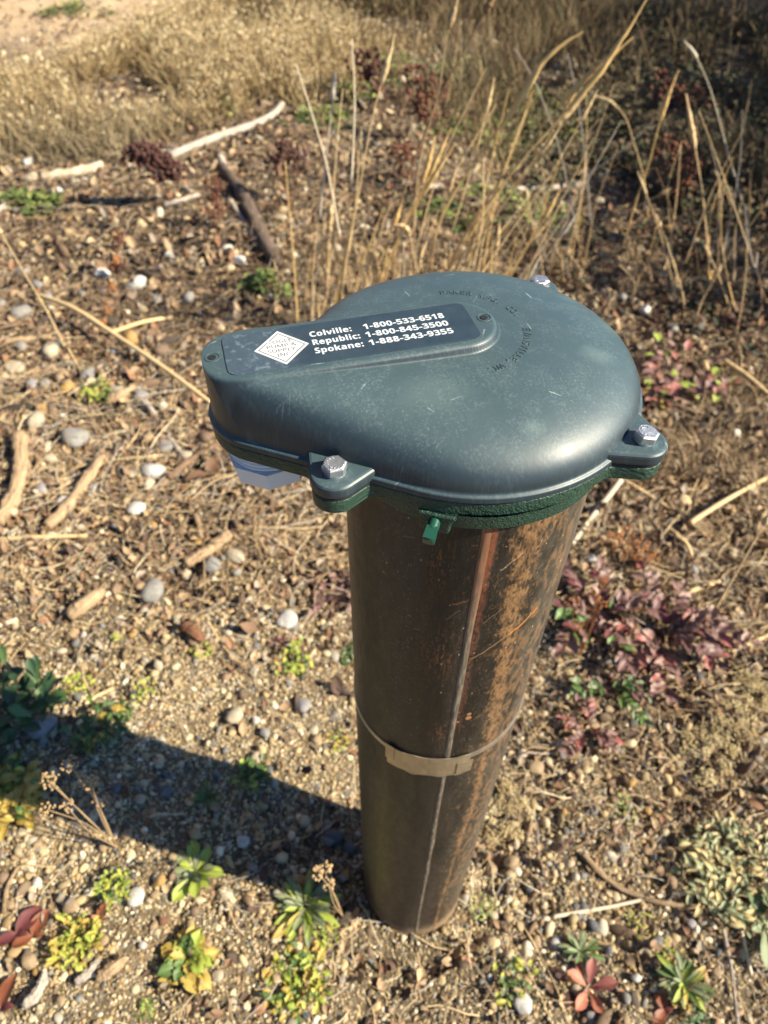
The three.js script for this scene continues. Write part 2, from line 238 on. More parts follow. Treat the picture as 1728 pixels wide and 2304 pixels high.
const SCR = []; for (let i = 0; i < 46; i++) { const x0 = i < 20 ? R(0.02, 0.12) : R(0.1, 0.3), y0 = i < 20 ? R(0.17, 0.25) : R(0.1, 0.31), a = R(0, 6.28), l = R(0.003, 0.014); SCR.push([x0, y0, x0 + Math.cos(a) * l, y0 + Math.sin(a) * l, R(0.2, 0.7)]); }
const capT = texData(1024, 1024, (u, v) => {
  const x = u * 0.4, y = v * 0.4, a = fbm(x * 26, y * 26, 5, 4), b = fbm(x * 110, y * 110, 4, 9), g = vn(x * 1150, y * 1150, 3), g2 = vn(x * 2200, y * 2200, 5);
  let c = mixc([0.027, 0.048, 0.057], [0.032, 0.055, 0.064], a);
  c = mixc(c, [0.070, 0.105, 0.114], 0.19 * sst(0.40, 0.80, a * 0.12 + b * 0.48 + 0.4 * g)); c = mixc(c, [0.15, 0.20, 0.19], 0.12 * sst(0.55, 0.85, g) * sst(0.4, 0.6, b)); c = mixc(c, [0.22, 0.27, 0.25], 0.3 * sst(0.80, 0.95, g2) * sst(0.5, 0.62, a));
  for (const [du, dv, rr, k] of [[0.27, 0.235, 0.011, 0.16], [0.205, 0.285, 0.008, 0.18], [0.30, 0.20, 0.012, 0.1], [0.285, 0.165, 0.01, 0.1], [0.16, 0.25, 0.02, 0.12]]) { const q = Math.hypot((x - du) * 0.7, y - dv) / rr; c = mixc(c, [0.17, 0.23, 0.20], k * sst(1, 0.2, q + 0.8 * (b - 0.5))); }
  for (const [x0, y0, x1, y1, k] of SCR) { const dx = x1 - x0, dy = y1 - y0, t = ((x - x0) * dx + (y - y0) * dy) / (dx * dx + dy * dy); if (t > 0 && t < 1) { const d = Math.abs((x - x0) * dy - (y - y0) * dx) / Math.hypot(dx, dy) + 0.0006 * (vn(t * 6, x0 * 900) - 0.5); if (Math.abs(d) < 0.00028) c = mixc(c, [0.22, 0.26, 0.25], k); } }
  c = mixc(c, [0.022, 0.026, 0.022], 0.8 * sst(0.955, 0.975, vn(x * 320, y * 320, 31)) * sst(0.25, 0.32, y)); return c; }, true);
const capRgh = texData(512, 512, (u, v) => { const x = u * 0.4, y = v * 0.4, b = fbm(x * 60, y * 60, 5, 9), g = vn(x * 1200, y * 1200, 3); return [0.5 * g + 0.5 * vn(x * 600, y * 600, 7), 0.44 + 0.16 * b, 0]; });
for (const t of [capT, capRgh]) t.repeat.set(2.5, 2.5);
const capM = new THREE.MeshPhysicalMaterial({ vertexColors: true, map: capT, roughnessMap: capRgh, roughness: 1, bumpMap: capRgh, bumpScale: 0.00009, side: THREE.DoubleSide, clearcoat: 0.35, clearcoatRoughness: 0.45 });
// light painted into the vertex colour: level faces brighter, steep ones darker
const slopeLight = (g) => { g.computeVertexNormals(); const n = g.attributes.normal, C = []; for (let i = 0; i < n.count; i++) { const t = sst(0.45, 0.97, n.getY(i)), c = mixc([0.62, 0.64, 0.70], [1.5, 1.52, 1.5], t); C.push(...c); } g.setAttribute('color', new THREE.Float32BufferAttribute(C, 3)); return g; };
const cover = part('cap_cover', mergeGeometries([coverBody, ...earGeos].map((g) => non(slopeLight(keep(g))))), capM, well);
{ // name plate with its print
  const w = 1280, h = 336, c = document.createElement('canvas'); c.width = w; c.height = h; const x = c.getContext('2d');
  x.fillStyle = 'rgb(44,60,72)'; x.fillRect(0, 0, w, h);
  const id = x.getImageData(0, 0, w, h); for (let j = 0; j < h; j++) for (let i = 0; i < w; i++) { const k = 4 * (j * w + i), n = 16 * (fbm(i / 60, j / 60, 5, 3) - 0.5) + 12 * (vn(i / 3, j / 3, 4) - 0.5), sc = (18 + 34 * sst(0.55, 0.8, fbm(i / 24, j / 24, 5, 12))) * sst(430, 160, i); id.data[k] += n + sc; id.data[k + 1] += n + sc; id.data[k + 2] += n * 0.8 + sc; } x.putImageData(id, 0, 0);
  const dx = 282, dy = 170, rx = 137, ry = 146; const dia = (k, f) => { x.beginPath(); x.moveTo(dx - rx * k, dy); x.lineTo(dx, dy - ry * k); x.lineTo(dx + rx * k, dy); x.lineTo(dx, dy + ry * k); x.closePath(); x.fillStyle = f; x.fill(); };
  dia(1, 'rgb(206,208,208)'); dia(0.86, 'rgb(52,58,64)'); dia(0.815, 'rgb(208,210,210)');
  x.fillStyle = 'rgb(24,28,34)'; x.textAlign = 'center'; x.font = '36px sans-serif'; const st = (t, yy, sx = 1.15) => { x.save(); x.translate(dx, yy); x.scale(sx, 1); x.fillText(t, 0, 0); x.restore(); };
  st('FOGLE', dy - 40); st('PUMP &', dy - 2); st('SUPPLY,', dy + 36); st('INC', dy + 74);
  x.fillStyle = 'rgba(208,210,210,.7)'; x.fillRect(dx - 66, dy - 68, 18, 22);
  x.fillStyle = 'rgb(205,210,212)'; x.strokeStyle = 'rgb(205,210,212)'; x.lineWidth = 1.2; x.lineJoin = 'round'; x.textAlign = 'left'; x.font = 'bold 62px sans-serif';
  const line = (a, xa, b, xb, yy, wb) => { for (const [t, X, W] of [[a, xa[0], xa[1]], [b, xb, wb]]) { const m = x.measureText(t).width; x.save(); x.translate(X, yy); x.scale(W / m, 1); x.fillText(t, 0, 0); x.strokeText(t, 0, 0); x.restore(); } };
  line('Colville:', [432, 222], '1-800-533-6518', 712, 118, 436);
  line('Republic:', [432, 250], '1-800-845-3500', 706, 190, 442);
  line('Spokane:', [432, 250], '1-888-343-9355', 706, 262, 446);
  x.globalCompositeOperation = 'source-over'; for (let i = 0; i < 1600; i++) { x.fillStyle = `rgba(45,60,72,${R(0.2, 0.6)})`; x.fillRect(R(430, 1150), R(60, 280), R(1, 2.5), R(1, 2.5)); }
  for (let i = 0; i < 16; i++) { x.strokeStyle = `rgba(190,200,205,${R(0.15, 0.5)})`; x.lineWidth = 1; x.beginPath(); const X = R(40, 250), Y = R(150, 320); x.moveTo(X, Y); x.quadraticCurveTo(X + R(-30, 30), Y + R(-20, 20), X + R(-40, 40), Y + R(-12, 12)); x.stroke(); }
  const t = new THREE.CanvasTexture(c); t.colorSpace = THREE.SRGBColorSpace; t.anisotropy = 8;
  const u0 = -0.1525, u1 = 0.0005, v0 = -0.0245, v1 = 0.0155, rr = 0.0065, s = new THREE.Shape();
  s.moveTo(u0 + rr, v0); s.lineTo(u1 - rr, v0); s.quadraticCurveTo(u1, v0, u1, v0 + rr); s.lineTo(u1, v1 - rr); s.quadraticCurveTo(u1, v1, u1 - rr, v1); s.lineTo(u0 + rr, v1); s.quadraticCurveTo(u0, v1, u0, v1 - rr); s.lineTo(u0, v0 + rr); s.quadraticCurveTo(u0, v0, u0 + rr, v0);
  const g = new THREE.ExtrudeGeometry(s, { depth: 0.0004, bevelEnabled: true, bevelThickness: 0.0003, bevelSize: 0.0003, bevelOffset: -0.0003, bevelSegments: 2, curveSegments: 8 });
  const p = g.attributes.position, U = g.attributes.uv; for (let i = 0; i < p.count; i++) U.setXY(i, (p.getX(i) - u0) / (u1 - u0), 1 - (p.getY(i) - v0) / (v1 - v0));
  capSpace(g, 1.1084);
  const np = part('name_plate', g, new THREE.MeshPhysicalMaterial({ map: t, roughness: 0.42, bumpMap: capRgh, bumpScale: 0.00003 }), cover); np.userData.label = 'dark printed plate with white diamond emblem and telephone numbers';
  // the hairline groove round the plate and two plugged screw holes
  const hole = (u, v) => { const r = new THREE.TorusGeometry(0.0042, 0.0003, 6, 32); const q = new THREE.CylinderGeometry(0.0023, 0.0023, 0.0006, 20); r.rotateX(Math.PI / 2); const w = wp(u, v, 1.1087); r.translate(w.x, w.y - 0.0001, w.z); q.translate(w.x, w.y - 0.00005, w.z); return [r, q]; };
  const [r1, q1] = hole(-0.1595, -0.005), [r2, q2] = hole(0.0085, -0.005);
  part('screw_rim', slopeLight(keep(r1)), capM, cover); part('screw_rim', slopeLight(keep(r2)), capM, cover); const hm = mat([0.012, 0.014, 0.016], 0.7); part('screw_hole', q1, hm, cover); part('screw_hole', q2, hm, cover);
}
const font = await new FontLoader().loadAsync('fonts/droid/droid_sans_regular.typeface.json');
{ // raised maker's lettering on two arcs
  const gs = []; const put = (text, a0, a1) => { const n = text.length; for (let i = 0; i < n; i++) { if (text[i] === ' ') continue; const a = (a0 + (a1 - a0) * i / (n - 1)) * Math.PI / 180, rad = 0.0425, g = keep(new TextGeometry(text[i], { font, size: 0.0045, depth: 0.0002, curveSegments: 3, bevelEnabled: true, bevelThickness: 0.0003, bevelSize: 0.0002, bevelSegments: 2 }));
    g.computeBoundingBox(); const bb = g.boundingBox; g.translate(-(bb.min.x + bb.max.x) / 2, 0, 0);
    const cu = -0.010 + rad * Math.cos(a), cv = AV0 + rad * Math.sin(a), p = g.attributes.position;
    for (let k = 0; k < p.count; k++) { const X = p.getX(k), Y = p.getY(k); const u = cu + Y * Math.cos(a) - X * Math.sin(a) * 1, v = cv + Y * Math.sin(a) + X * Math.cos(a); p.setX(k, u); p.setY(k, v); }
    for (let k = 0; k < p.count; k++) { const u = p.getX(k), v = p.getY(k); p.setZ(k, p.getZ(k) + topY(u, v, Math.max(0, tear(u, v, RB - 0.0026, RS - 0.0026)))); }
    gs.push(keep(uvPlan(capSpace(g, -0.00015)))); } };
  put('BAKER MFG. CO.', -82, -8); put('EVANSVILLE, WI.', 14, 82);
  part('raised_lettering', ((g) => { g.setAttribute('color', new THREE.Float32BufferAttribute(new Array(g.attributes.position.count * 3).fill(1.15), 3)); return g; })(mergeGeometries(gs.map(non))), capM, cover);
}
// --- gasket, cast base, collar, boss, set screw
part('gasket', plateGeo(outline((u, v) => coverPlan(u, v) - 0.0012), 1.0645, 1.0664, 0), mat([0.012, 0.013, 0.014], 0.7), well);
const grnT = texData(512, 512, (u, v) => { const g = vn(u * 210, v * 210, 3), a = fbm(u * 12, v * 12, 4, 6), b = vn(u * 120, v * 120, 8); let c = mixc([0.013, 0.036, 0.024], [0.024, 0.066, 0.043], a); c = mixc(c, [0.16, 0.15, 0.10], 0.55 * sst(0.74, 0.92, g * 0.6 + b * 0.4)); c = mixc(c, [0.006, 0.016, 0.012], 0.7 * sst(0.35, 0.15, g * 0.5 + b * 0.5)); return c; }, true);
const grnB = texData(512, 512, (u, v) => { const g = 0.55 * vn(u * 170, v * 170, 3) + 0.45 * vn(u * 80, v * 80, 8); return [g, 0.5, 0]; });
for (const t of [grnT, grnB]) t.repeat.set(8, 8);
const grnM = new THREE.MeshStandardMaterial({ map: grnT, roughness: 0.5, bumpMap: grnB, bumpScale: 0.0008, side: THREE.DoubleSide });
const sideUV = (g) => { g.computeVertexNormals(); const p = g.attributes.position, n = g.attributes.normal, U = []; for (let i = 0; i < p.count; i++) { const x = p.getX(i), y = p.getY(i), z = p.getZ(i), ay = Math.abs(n.getY(i)); ay > 0.6 ? U.push(x, z) : U.push(Math.atan2(x, z) * 0.1, y); } g.setAttribute('uv', new THREE.Float32BufferAttribute(U, 2)); return g; };
const basePlan = (u, v) => coverPlan(u, v) - 0.0008;
const collar = new THREE.LatheGeometry([[0.0843, 1.056], [0.0843, 1.0455], [0.0850, 1.0440], [0.0872, 1.0440], [0.0886, 1.0455], [0.0890, 1.056]].map(([r, y]) => new THREE.Vector2(r, y)), 160);
const bossA = -8.5 * Math.PI / 180;
const boss = (() => { const s = new THREE.Shape(); s.moveTo(-0.0100, 0.0145); s.bezierCurveTo(-0.010, 0.012, -0.0095, 0.008, -0.0092, 0.003); s.quadraticCurveTo(-0.009, 0, -0.006, 0); s.lineTo(0.006, 0); s.quadraticCurveTo(0.009, 0, 0.0092, 0.003); s.bezierCurveTo(0.0093, 0.007, 0.0100, 0.011, 0.0120, 0.0130); s.lineTo(0.012, 0.0145); s.closePath();
  const g = new THREE.ExtrudeGeometry(s, { depth: 0.0072, bevelEnabled: true, bevelThickness: 0.0015, bevelSize: 0.0015, bevelSegments: 3, bevelOffset: -0.0015, curveSegments: 6 }); g.translate(0, 1.0405, 0.0825); g.rotateY(bossA); return g; })();
const base = part('cap_base', mergeGeometries([plateGeo(outline(basePlan), 1.0545, 1.0648, 0.0014), collar, boss].map((g) => keep(non(sideUV(g))))), grnM, well);
{ const hd = new THREE.CylinderGeometry(0.0048, 0.0045, 0.0085, 4, 1); hd.rotateY(Math.PI / 4); const b = non(hd); b.computeVertexNormals(); const ch = new THREE.CylinderGeometry(0.0036, 0.0048, 0.0009, 4, 1); ch.rotateY(Math.PI / 4); ch.translate(0, 0.0047, 0); const shank = new THREE.CylinderGeometry(0.0036, 0.0036, 0.01, 16); shank.translate(0, -0.008, 0);
  const g = mergeGeometries([b, non(ch), non(shank)].map(keep)); g.rotateX(Math.PI / 2 + 0.22); g.translate(0, 1.0475, 0.0995); g.rotateY(bossA); part('set_screw', g, new THREE.MeshStandardMaterial({ color: lin([0.010, 0.070, 0.046]), roughness: 0.3, side: THREE.DoubleSide }), base); }
// --- hex bolts
{ const s = new THREE.Shape(); for (let k = 0; k < 6; k++) { const a = k * Math.PI / 3, r = 0.0073; k ? s.lineTo(r * Math.cos(a), r * Math.sin(a)) : s.moveTo(r * Math.cos(a), r * Math.sin(a)); } s.closePath();
  const hex = non(keep(new THREE.ExtrudeGeometry(s, { depth: 0.0042, bevelEnabled: true, bevelThickness: 0.0007, bevelSize: 0.0009, bevelOffset: -0.0009, bevelSegments: 1 }))); hex.rotateX(-Math.PI / 2); hex.translate(0, 0.0016, 0); hex.computeVertexNormals();
  const ws = non(keep(new THREE.CylinderGeometry(0.0064, 0.0064, 0.0016, 40))); ws.translate(0, 0.0008, 0); const face = non(keep(new THREE.CylinderGeometry(0.0056, 0.0060, 0.0005, 40))); face.translate(0, 0.0065, 0);
  const marks = []; const mk = 'F5930741A'; for (let i = 0; i < 9; i++) { if (i === 4 || i === 8) continue; const t = keep(new THREE.BoxGeometry(0.0003, 0.0003, 0.0012)); const a = i * 0.5; for (const dxx of [-0.00035, 0.00035]) { const q = t.clone(); q.rotateY(R(-0.6, 0.6)); q.translate(dxx, 0.0069, -0.0041); q.rotateY(a); marks.push(non(q)); } }
  const g = mergeGeometries([hex, ws, face, ...marks]);
  const bt = texData(256, 256, (u, v) => { const n = vn(u * 90, v * 14, 3), a = fbm(u * 8, v * 8, 4, 2); return [n * 0.7 + a * 0.3, 0.22 + 0.25 * a, 0]; });
  const zm = new THREE.MeshStandardMaterial({ color: lin([0.62, 0.63, 0.64]), metalness: 0.9, roughnessMap: bt, roughness: 1, bumpMap: bt, bumpScale: 0.00015 });
  BOLTS.forEach(([u, v], i) => { const w = wp(u, v, 1.0752), b = part('bolt', g, zm, well); b.position.copy(w); b.rotation.set(0, [0.42, 0.1, 0.9][i], [0, -0.12, 0][i]); });
}
{ // white plastic plug under the arm: threaded neck and octagon head with moulded marks
  const w = wp(-0.1345, 0.002, 0), oct = new THREE.CylinderGeometry(0.0295, 0.0270, 0.015, 8, 1), gs = []; oct.rotateY(0.2); oct.translate(w.x, 1.0335, w.z); gs.push(non(oct));
  const lip = new THREE.CylinderGeometry(0.0270, 0.0235, 0.003, 8, 1); lip.rotateY(0.2); lip.translate(w.x, 1.0245, w.z); gs.push(non(lip));
  for (let k = 0; k < 4; k++) { const t = new THREE.TorusGeometry(0.0250, 0.0012, 8, 48); t.rotateX(Math.PI / 2); t.translate(w.x, 1.0425 + k * 0.0030, w.z); gs.push(non(t)); }
  const neck = new THREE.CylinderGeometry(0.0247, 0.0247, 0.016, 40); neck.translate(w.x, 1.0495, w.z); gs.push(non(neck));
  const g = mergeGeometries(gs.map(keep)); g.computeVertexNormals();
  const pl = part('conduit_plug', g, mat([0.80, 0.80, 0.80], 0.5), well); pl.userData.label = 'white plastic threaded plug hanging under the arm of the cap';
}

// ---------------------------------------------------------------- ground: one sheet to the horizon, fine near the pipe
const mound = (x, z, cx, cz, r) => Math.exp(-((x - cx) ** 2 + (z - cz) ** 2) / (r * r));
// how much brown plant litter lies on the sand (0 bare gravel .. 1 litter) and how grassy it is
function litterAt(x, z) { const n = fbm(x * 1.7 + 3, z * 1.7, 4, 31); let l = 0.8 * sst(-0.12, -0.62, z) * (0.7 + 0.3 * sst(0.1, -0.3, x)) + 0.55 * sst(0.26, 0.5, x) * sst(0.0, -0.35, z) + 0.5 * sst(-0.42, -0.62, x) * sst(0.34, 0.16, z) * sst(0.05, 0.15, z) + 0.45 * sst(-0.62, -0.8, x) * sst(0.1, -0.2, z); return clamp(l + 1.6 * (n - 0.5)); }
{
  const axis = (n, lo, hi, c, s) => { const a = []; for (let i = 0; i <= n; i++) { const t = mix(Math.asinh((lo - c) / s), Math.asinh((hi - c) / s), i / n); a.push(c + s * Math.sinh(t)); } return a; };
  const X = axis(560, -260, 260, 0, 0.9), Z = axis(620, -320, 120, -0.5, 0.9), P = [], U = [], C = [], I = [], nx = X.length, nz = Z.length;
  for (let j = 0; j < nz; j++) for (let i = 0; i < nx; i++) {
    const x = X[i], z = Z[j]; P.push(x, gh(x, z), z); U.push(x, z);
    const l = litterAt(x, z), n = fbm(x * 6, z * 6, 3, 50), far = sst(-3.2, -4.4, z) * sst(-1.4, -2.4, x);
    let c = mixc([0.175, 0.135, 0.078], mixc([0.105, 0.074, 0.046], [0.038, 0.028, 0.020], sst(0.45, 0.65, fbm(x * 3.1, z * 3.1, 4, 83))), l); c = mixc(c, [0.26, 0.20, 0.12], 0.5 * sst(0.5, 0.75, n) * (1 - l)); c = mixc(c, [0.68, 0.50, 0.31], far); c = mixc(c, [0.16, 0.13, 0.07], 0.7 * sst(6, 14, Math.hypot(x, z)));
    C.push(...c);
  }
  for (let j = 0; j < nz - 1; j++) for (let i = 0; i < nx - 1; i++) { const a = j * nx + i, b = a + nx; I.push(a, b, a + 1, a + 1, b, b + 1); }
  const g = new THREE.BufferGeometry(); g.setAttribute('position', new THREE.Float32BufferAttribute(P, 3)); g.setAttribute('uv', new THREE.Float32BufferAttribute(U, 2)); g.setAttribute('color', new THREE.Float32BufferAttribute(C, 3)); g.setIndex(I); g.computeVertexNormals();
  const per = (x, y, f, s) => { const wv = (a, b) => hash(((a % f) + f) % f, ((b % f) + f) % f, s), xi = Math.floor(x * f), yi = Math.floor(y * f), h = (t) => t * t * (3 - 2 * t), u = h(x * f - xi), v = h(y * f - yi); return mix(mix(wv(xi, yi), wv(xi + 1, yi), u), mix(wv(xi, yi + 1), wv(xi + 1, yi + 1), u), v); };
  const gt = texData(1024, 1024, (u, v) => { const a = per(u, v, 16, 1), b = per(u, v, 64, 2), c = per(u, v, 200, 3), d = per(u, v, 420, 4); const k = 0.55 + 0.28 * a + 0.35 * b + 0.45 * c + 0.35 * d - 0.25; const w = per(u, v, 150, 9); return [clamp(k * 0.72 * (1 + 0.12 * (w - 0.5))), clamp(k * 0.71), clamp(k * 0.70 * (1 - 0.15 * (w - 0.5)))]; }, true);
  const gb = texData(1024, 1024, (u, v) => { const k = 0.3 * per(u, v, 90, 5) + 0.4 * per(u, v, 220, 3) + 0.3 * per(u, v, 420, 4); return [k, k, k]; });
  gt.repeat.set(1.4, 1.4); gb.repeat.set(1.4, 1.4);
  const m = sh(new THREE.Mesh(g, new THREE.MeshStandardMaterial({ map: gt, vertexColors: true, roughness: 0.95, bumpMap: gb, bumpScale: 0.006 })));
  m.name = 'ground'; m.userData.kind = 'structure'; scene.add(m);
}
// ---------------------------------------------------------------- stones
function stoneGeo(k, det, sq = 0.62, jag = 0.2) {
  let g = new THREE.IcosahedronGeometry(1, det); g.deleteAttribute('uv'); g.deleteAttribute('normal'); g = mergeVertices(g, 1e-4); const p = g.attributes.position, U = [];
  for (let i = 0; i < p.count; i++) { const v = V(p.getX(i), p.getY(i), p.getZ(i)), n = 1 + jag * (vn(v.x * 1.3 + k * 9, v.y * 1.3 + 5, v.z * 1.3 + 20.3) - 0.5) * 2 + jag * 0.4 * (vn(v.x * 3 + k, v.y * 3 + 5, v.z * 3 + 40.3) - 0.5); v.multiplyScalar(n); p.setXYZ(i, v.x, v.y * sq, v.z * (0.72 + 0.25 * hash(k, 3, 1))); U.push(v.x * 0.5 + v.y * 0.3 + k * 0.37, v.z * 0.5 + v.y * 0.3); }
  g.setAttribute('uv', new THREE.Float32BufferAttribute(U, 2)); g.computeVertexNormals(); return g;
}
const stT = texData(512, 512, (u, v) => { const a = fbm(u * 6, v * 6, 5, 3), b = vn(u * 70, v * 70, 4), c = vn(u * 160, v * 160, 5); let k = 0.50 + 0.5 * a + 0.16 * (b - 0.5) + 0.2 * (c - 0.5); k *= 1 - 0.35 * sst(0.82, 0.95, b); return [k, k * (0.98 + 0.04 * b), k * (0.94 + 0.1 * (1 - a))]; }, true);
const TONES = { white: [0.66, 0.63, 0.58], cream: [0.55, 0.46, 0.33], tan: [0.42, 0.30, 0.175], ochre: [0.46, 0.28, 0.10], grey: [0.30, 0.285, 0.26], slate: [0.13, 0.14, 0.155], brown: [0.20, 0.13, 0.085], lavender: [0.33, 0.31, 0.31] };
const stM = {}; for (const k in TONES) stM[k] = new THREE.MeshStandardMaterial({ map: stT, color: lin(TONES[k]), roughness: 0.78, bumpMap: stT, bumpScale: 0.0008 });
const SG = []; for (let k = 0; k < 9; k++) SG.push(stoneGeo(k, 3, 0.5 + 0.25 * hash(k, 1, 1), [0.12, 0.2, 0.28][k % 3]));
const SGs = []; for (let k = 0; k < 6; k++) SGs.push(stoneGeo(20 + k, 1, 0.7, 0.22));
const stonesAt = [];
function stone(px, py, dpx, tone, label, group, gi, yaw) {
  const q = G(px, py), r = dpx * pxm(q) / 2, k = gi ?? Math.floor(rnd() * SG.length);
  const m = single('stone', SG[k], stM[tone], label, 'stone', group); m.scale.setScalar(r); m.rotation.set(R(-0.25, 0.25), yaw ?? R(0, 6.28), R(-0.25, 0.25)); m.position.set(q.x, q.y + r * 0.36 + 0.004, q.z); stonesAt.push([q.x, q.z, r]); return m;
}
// stones one can point at
const named = [
  [345, 1070, 56, 'white', 'smooth flat white stone on bare ground left of the white plug', 0, 0.2], [118, 799, 52, 'cream', 'large pale cream stone at the left, beside a dry straw', 3], [53, 712, 48, 'grey', 'grey boulder-like stone near the left edge, under the broken straw', 4],
  [36, 839, 44, 'cream', 'angular cream stone close to the left edge of the picture', 5], [143, 856, 42, 'tan', 'upper of two touching tan stones left of the bright green moss', 0], [156, 883, 40, 'ochre', 'lower of two touching tan stones left of the bright green moss', 1],
  [295, 774, 44, 'ochre', 'orange stone under the long broken straw left of the cap', 2], [367, 795, 42, 'brown', 'grey-brown lumpy stone touching the broken straw near the cap arm', 4], [270, 896, 50, 'cream', 'pale elongated stone right beside the bright green moss', 6],
  [175, 993, 60, 'grey', 'big dull grey stone below the green moss on the left', 5], [86, 955, 46, 'cream', 'cream stone at the top of a weathered stick on the left', 7], [103, 1018, 40, 'cream', 'round cream stone right of a weathered stick on the left', 0],
  [232, 626, 42, 'white', 'white stone in the litter beside a red-brown stalk', 3], [314, 645, 38, 'white', 'bright white stone right of a red-brown stalk', 1], [464, 993, 40, 'brown', 'brownish stone just left of the cap arm', 2],
  [309, 1152, 46, 'white', 'bright white upright stone below the flat white stone', 6], [530, 1261, 50, 'cream', 'large cream stone left of the pipe, below the cap', 3], [347, 1339, 62, 'grey', 'largest grey-tan stone in the dark hollow left of the pipe', 7],
  [482, 1278, 38, 'grey', 'grey angular stone touching the cream stone left of the pipe', 5], [646, 1404, 48, 'white', 'whitish stone next to purple leaves left of the pipe', 5], [530, 1616, 46, 'cream', 'oval cream stone with an orange end at the edge of the pipe shadow', 0, 1.1],
  [680, 1592, 38, 'lavender', 'bluish grey stone on the sunlit gravel beside the pipe shadow', 5], [96, 1645, 66, 'lavender', 'flat angular grey stone among dark leaves in the shadow', 8, 0.4], [308, 2021, 44, 'white', 'white stone beside a yellow-green weed in the lower left', 6],
  [164, 2043, 38, 'tan', 'tan round stone left of a curled red leaf', 0], [70, 2166, 42, 'tan', 'tan stone beside the dark red leaves in the lower left corner', 1], [362, 1985, 32, 'ochre', 'orange tan pebble between two small weeds', 2],
  [752, 1886, 46, 'slate', 'dark blue-grey stone inside the shadow close to the pipe', 3], [791, 1912, 36, 'slate', 'dark blue stone in the shadow touching the foot of the pipe', 4], [550, 1896, 30, 'white', 'white wedge-shaped stone on the edge of the shadow', 8],
  [374, 1785, 34, 'slate', 'slender pale blue stone in the middle of the shadow', 6, 0.9], [1203, 1733, 42, 'tan', 'oval tan stone on gravel right of the pipe band', 0, 0.5], [1173, 2262, 42, 'white', 'white blocky stone at the bottom, left of the red-leaved weed', 5],
  [1148, 1945, 40, 'tan', 'right one of two tan stones beside the foot of the pipe', 2], [1103, 1961, 36, 'tan', 'left one of two tan stones beside the foot of the pipe', 1], [1329, 1263, 26, 'white', 'small round white stone right of the pipe, above the purple leaves', 0],
  [1430, 2203, 24, 'white', 'white pebble just right of the red-leaved weed', 1], [1332, 2085, 30, 'slate', 'blue-grey pebble below the long white straw', 3], [1479, 2121, 30, 'grey', 'grey speckled stone in the lower right below the crooked twig', 6],
  [633, 497, 28, 'cream', 'pale yellow stone right of the charred log', 0], [513, 570, 30, 'white', 'left one of two white stones beside the charred log', 1], [540, 592, 32, 'white', 'right one of two white stones beside the charred log', 4],
  [65, 372, 28, 'white', 'white stone above the pale broken log at the left edge', 3], [18, 391, 26, 'white', 'white stone at the very left edge beside the pale log', 0], [73, 409, 32, 'cream', 'cream stone just left of the pale broken log', 5],
  [172, 418, 24, 'cream', 'small cream stone under the pale broken log', 1], [130, 440, 34, 'white', 'pale stone between the pale log and a grey stick', 8], [1450, 703, 30, 'white', 'pale grey stone behind the cap on its right', 4], [1397, 676, 26, 'grey', 'grey stone right behind the rear bolt of the cap', 2], [1506, 747, 32, 'grey', 'grey stone above the pink-leaved plant behind the cap', 5], [1646, 1249, 24, 'cream', 'small pale stone near the right edge, beside a leaning stalk', 0],
  [304, 1073, 26, 'cream', 'cream pebble touching the flat white stone', 0], [376, 1010, 34, 'grey', 'grey stone up right of the flat white stone', 5], [426, 677, 32, 'grey', 'pale grey stone left of the thin stalks by the cap', 3], [350, 681, 30, 'grey', 'bluish stone between white stone and thin stalks', 5], [207, 852, 28, 'lavender', 'pale bluish stone above the green moss', 1], [211, 605, 26, 'cream', 'small cream stone above the white stone by the red-brown stalk', 0],
];
for (const [x, y, d, t, l, g, yw] of named) stone(x, y, d, t, l, undefined, g, yw);
const ZONES = [['on the sunlit gravel at the lower left', 'pebbles at the lower left', 0, 1700, 780, 2304], ['on the gravel left of the pipe', 'pebbles left of the pipe', 0, 1180, 760, 1700], ['in the litter left of the cap', 'pebbles left of the cap', 0, 640, 430, 1180], ['on the rough ground behind the cap on the left', 'pebbles behind on the left', 0, 330, 700, 640], ['on the gravel at the lower right', 'pebbles at the lower right', 1080, 1720, 1728, 2304], ['in the litter right of the pipe', 'pebbles right of the pipe', 1220, 1100, 1728, 1720], ['on the dark ground behind the cap on the right', 'pebbles behind on the right', 1000, 420, 1728, 780]];
const zn = [52, 44, 62, 44, 40, 20, 18];
ZONES.forEach(([w, g, x0, y0, x1, y1], zi) => { for (let i = 0; i < zn[zi]; i++) { const t = pick(['white', 'cream', 'cream', 'tan', 'tan', 'tan', 'grey', 'grey', 'slate', 'brown', 'ochre', 'lavender']); const word = { white: 'small white', cream: 'small cream', tan: 'small tan', grey: 'small grey', slate: 'small blue-grey', brown: 'small brown', ochre: 'small orange-tan', lavender: 'small pale grey' }[t]; stone(R(x0, x1), R(y0, y1), zi === 3 ? R(13, 24) : zi === 2 ? R(16, 36) : R(15, 28), t, `${word} pebble lying loose ${w}`, `${t === 'slate' ? 'blue-grey' : t === 'lavender' ? 'pale grey' : t === 'ochre' ? 'orange-tan' : t} ${g}`); } });
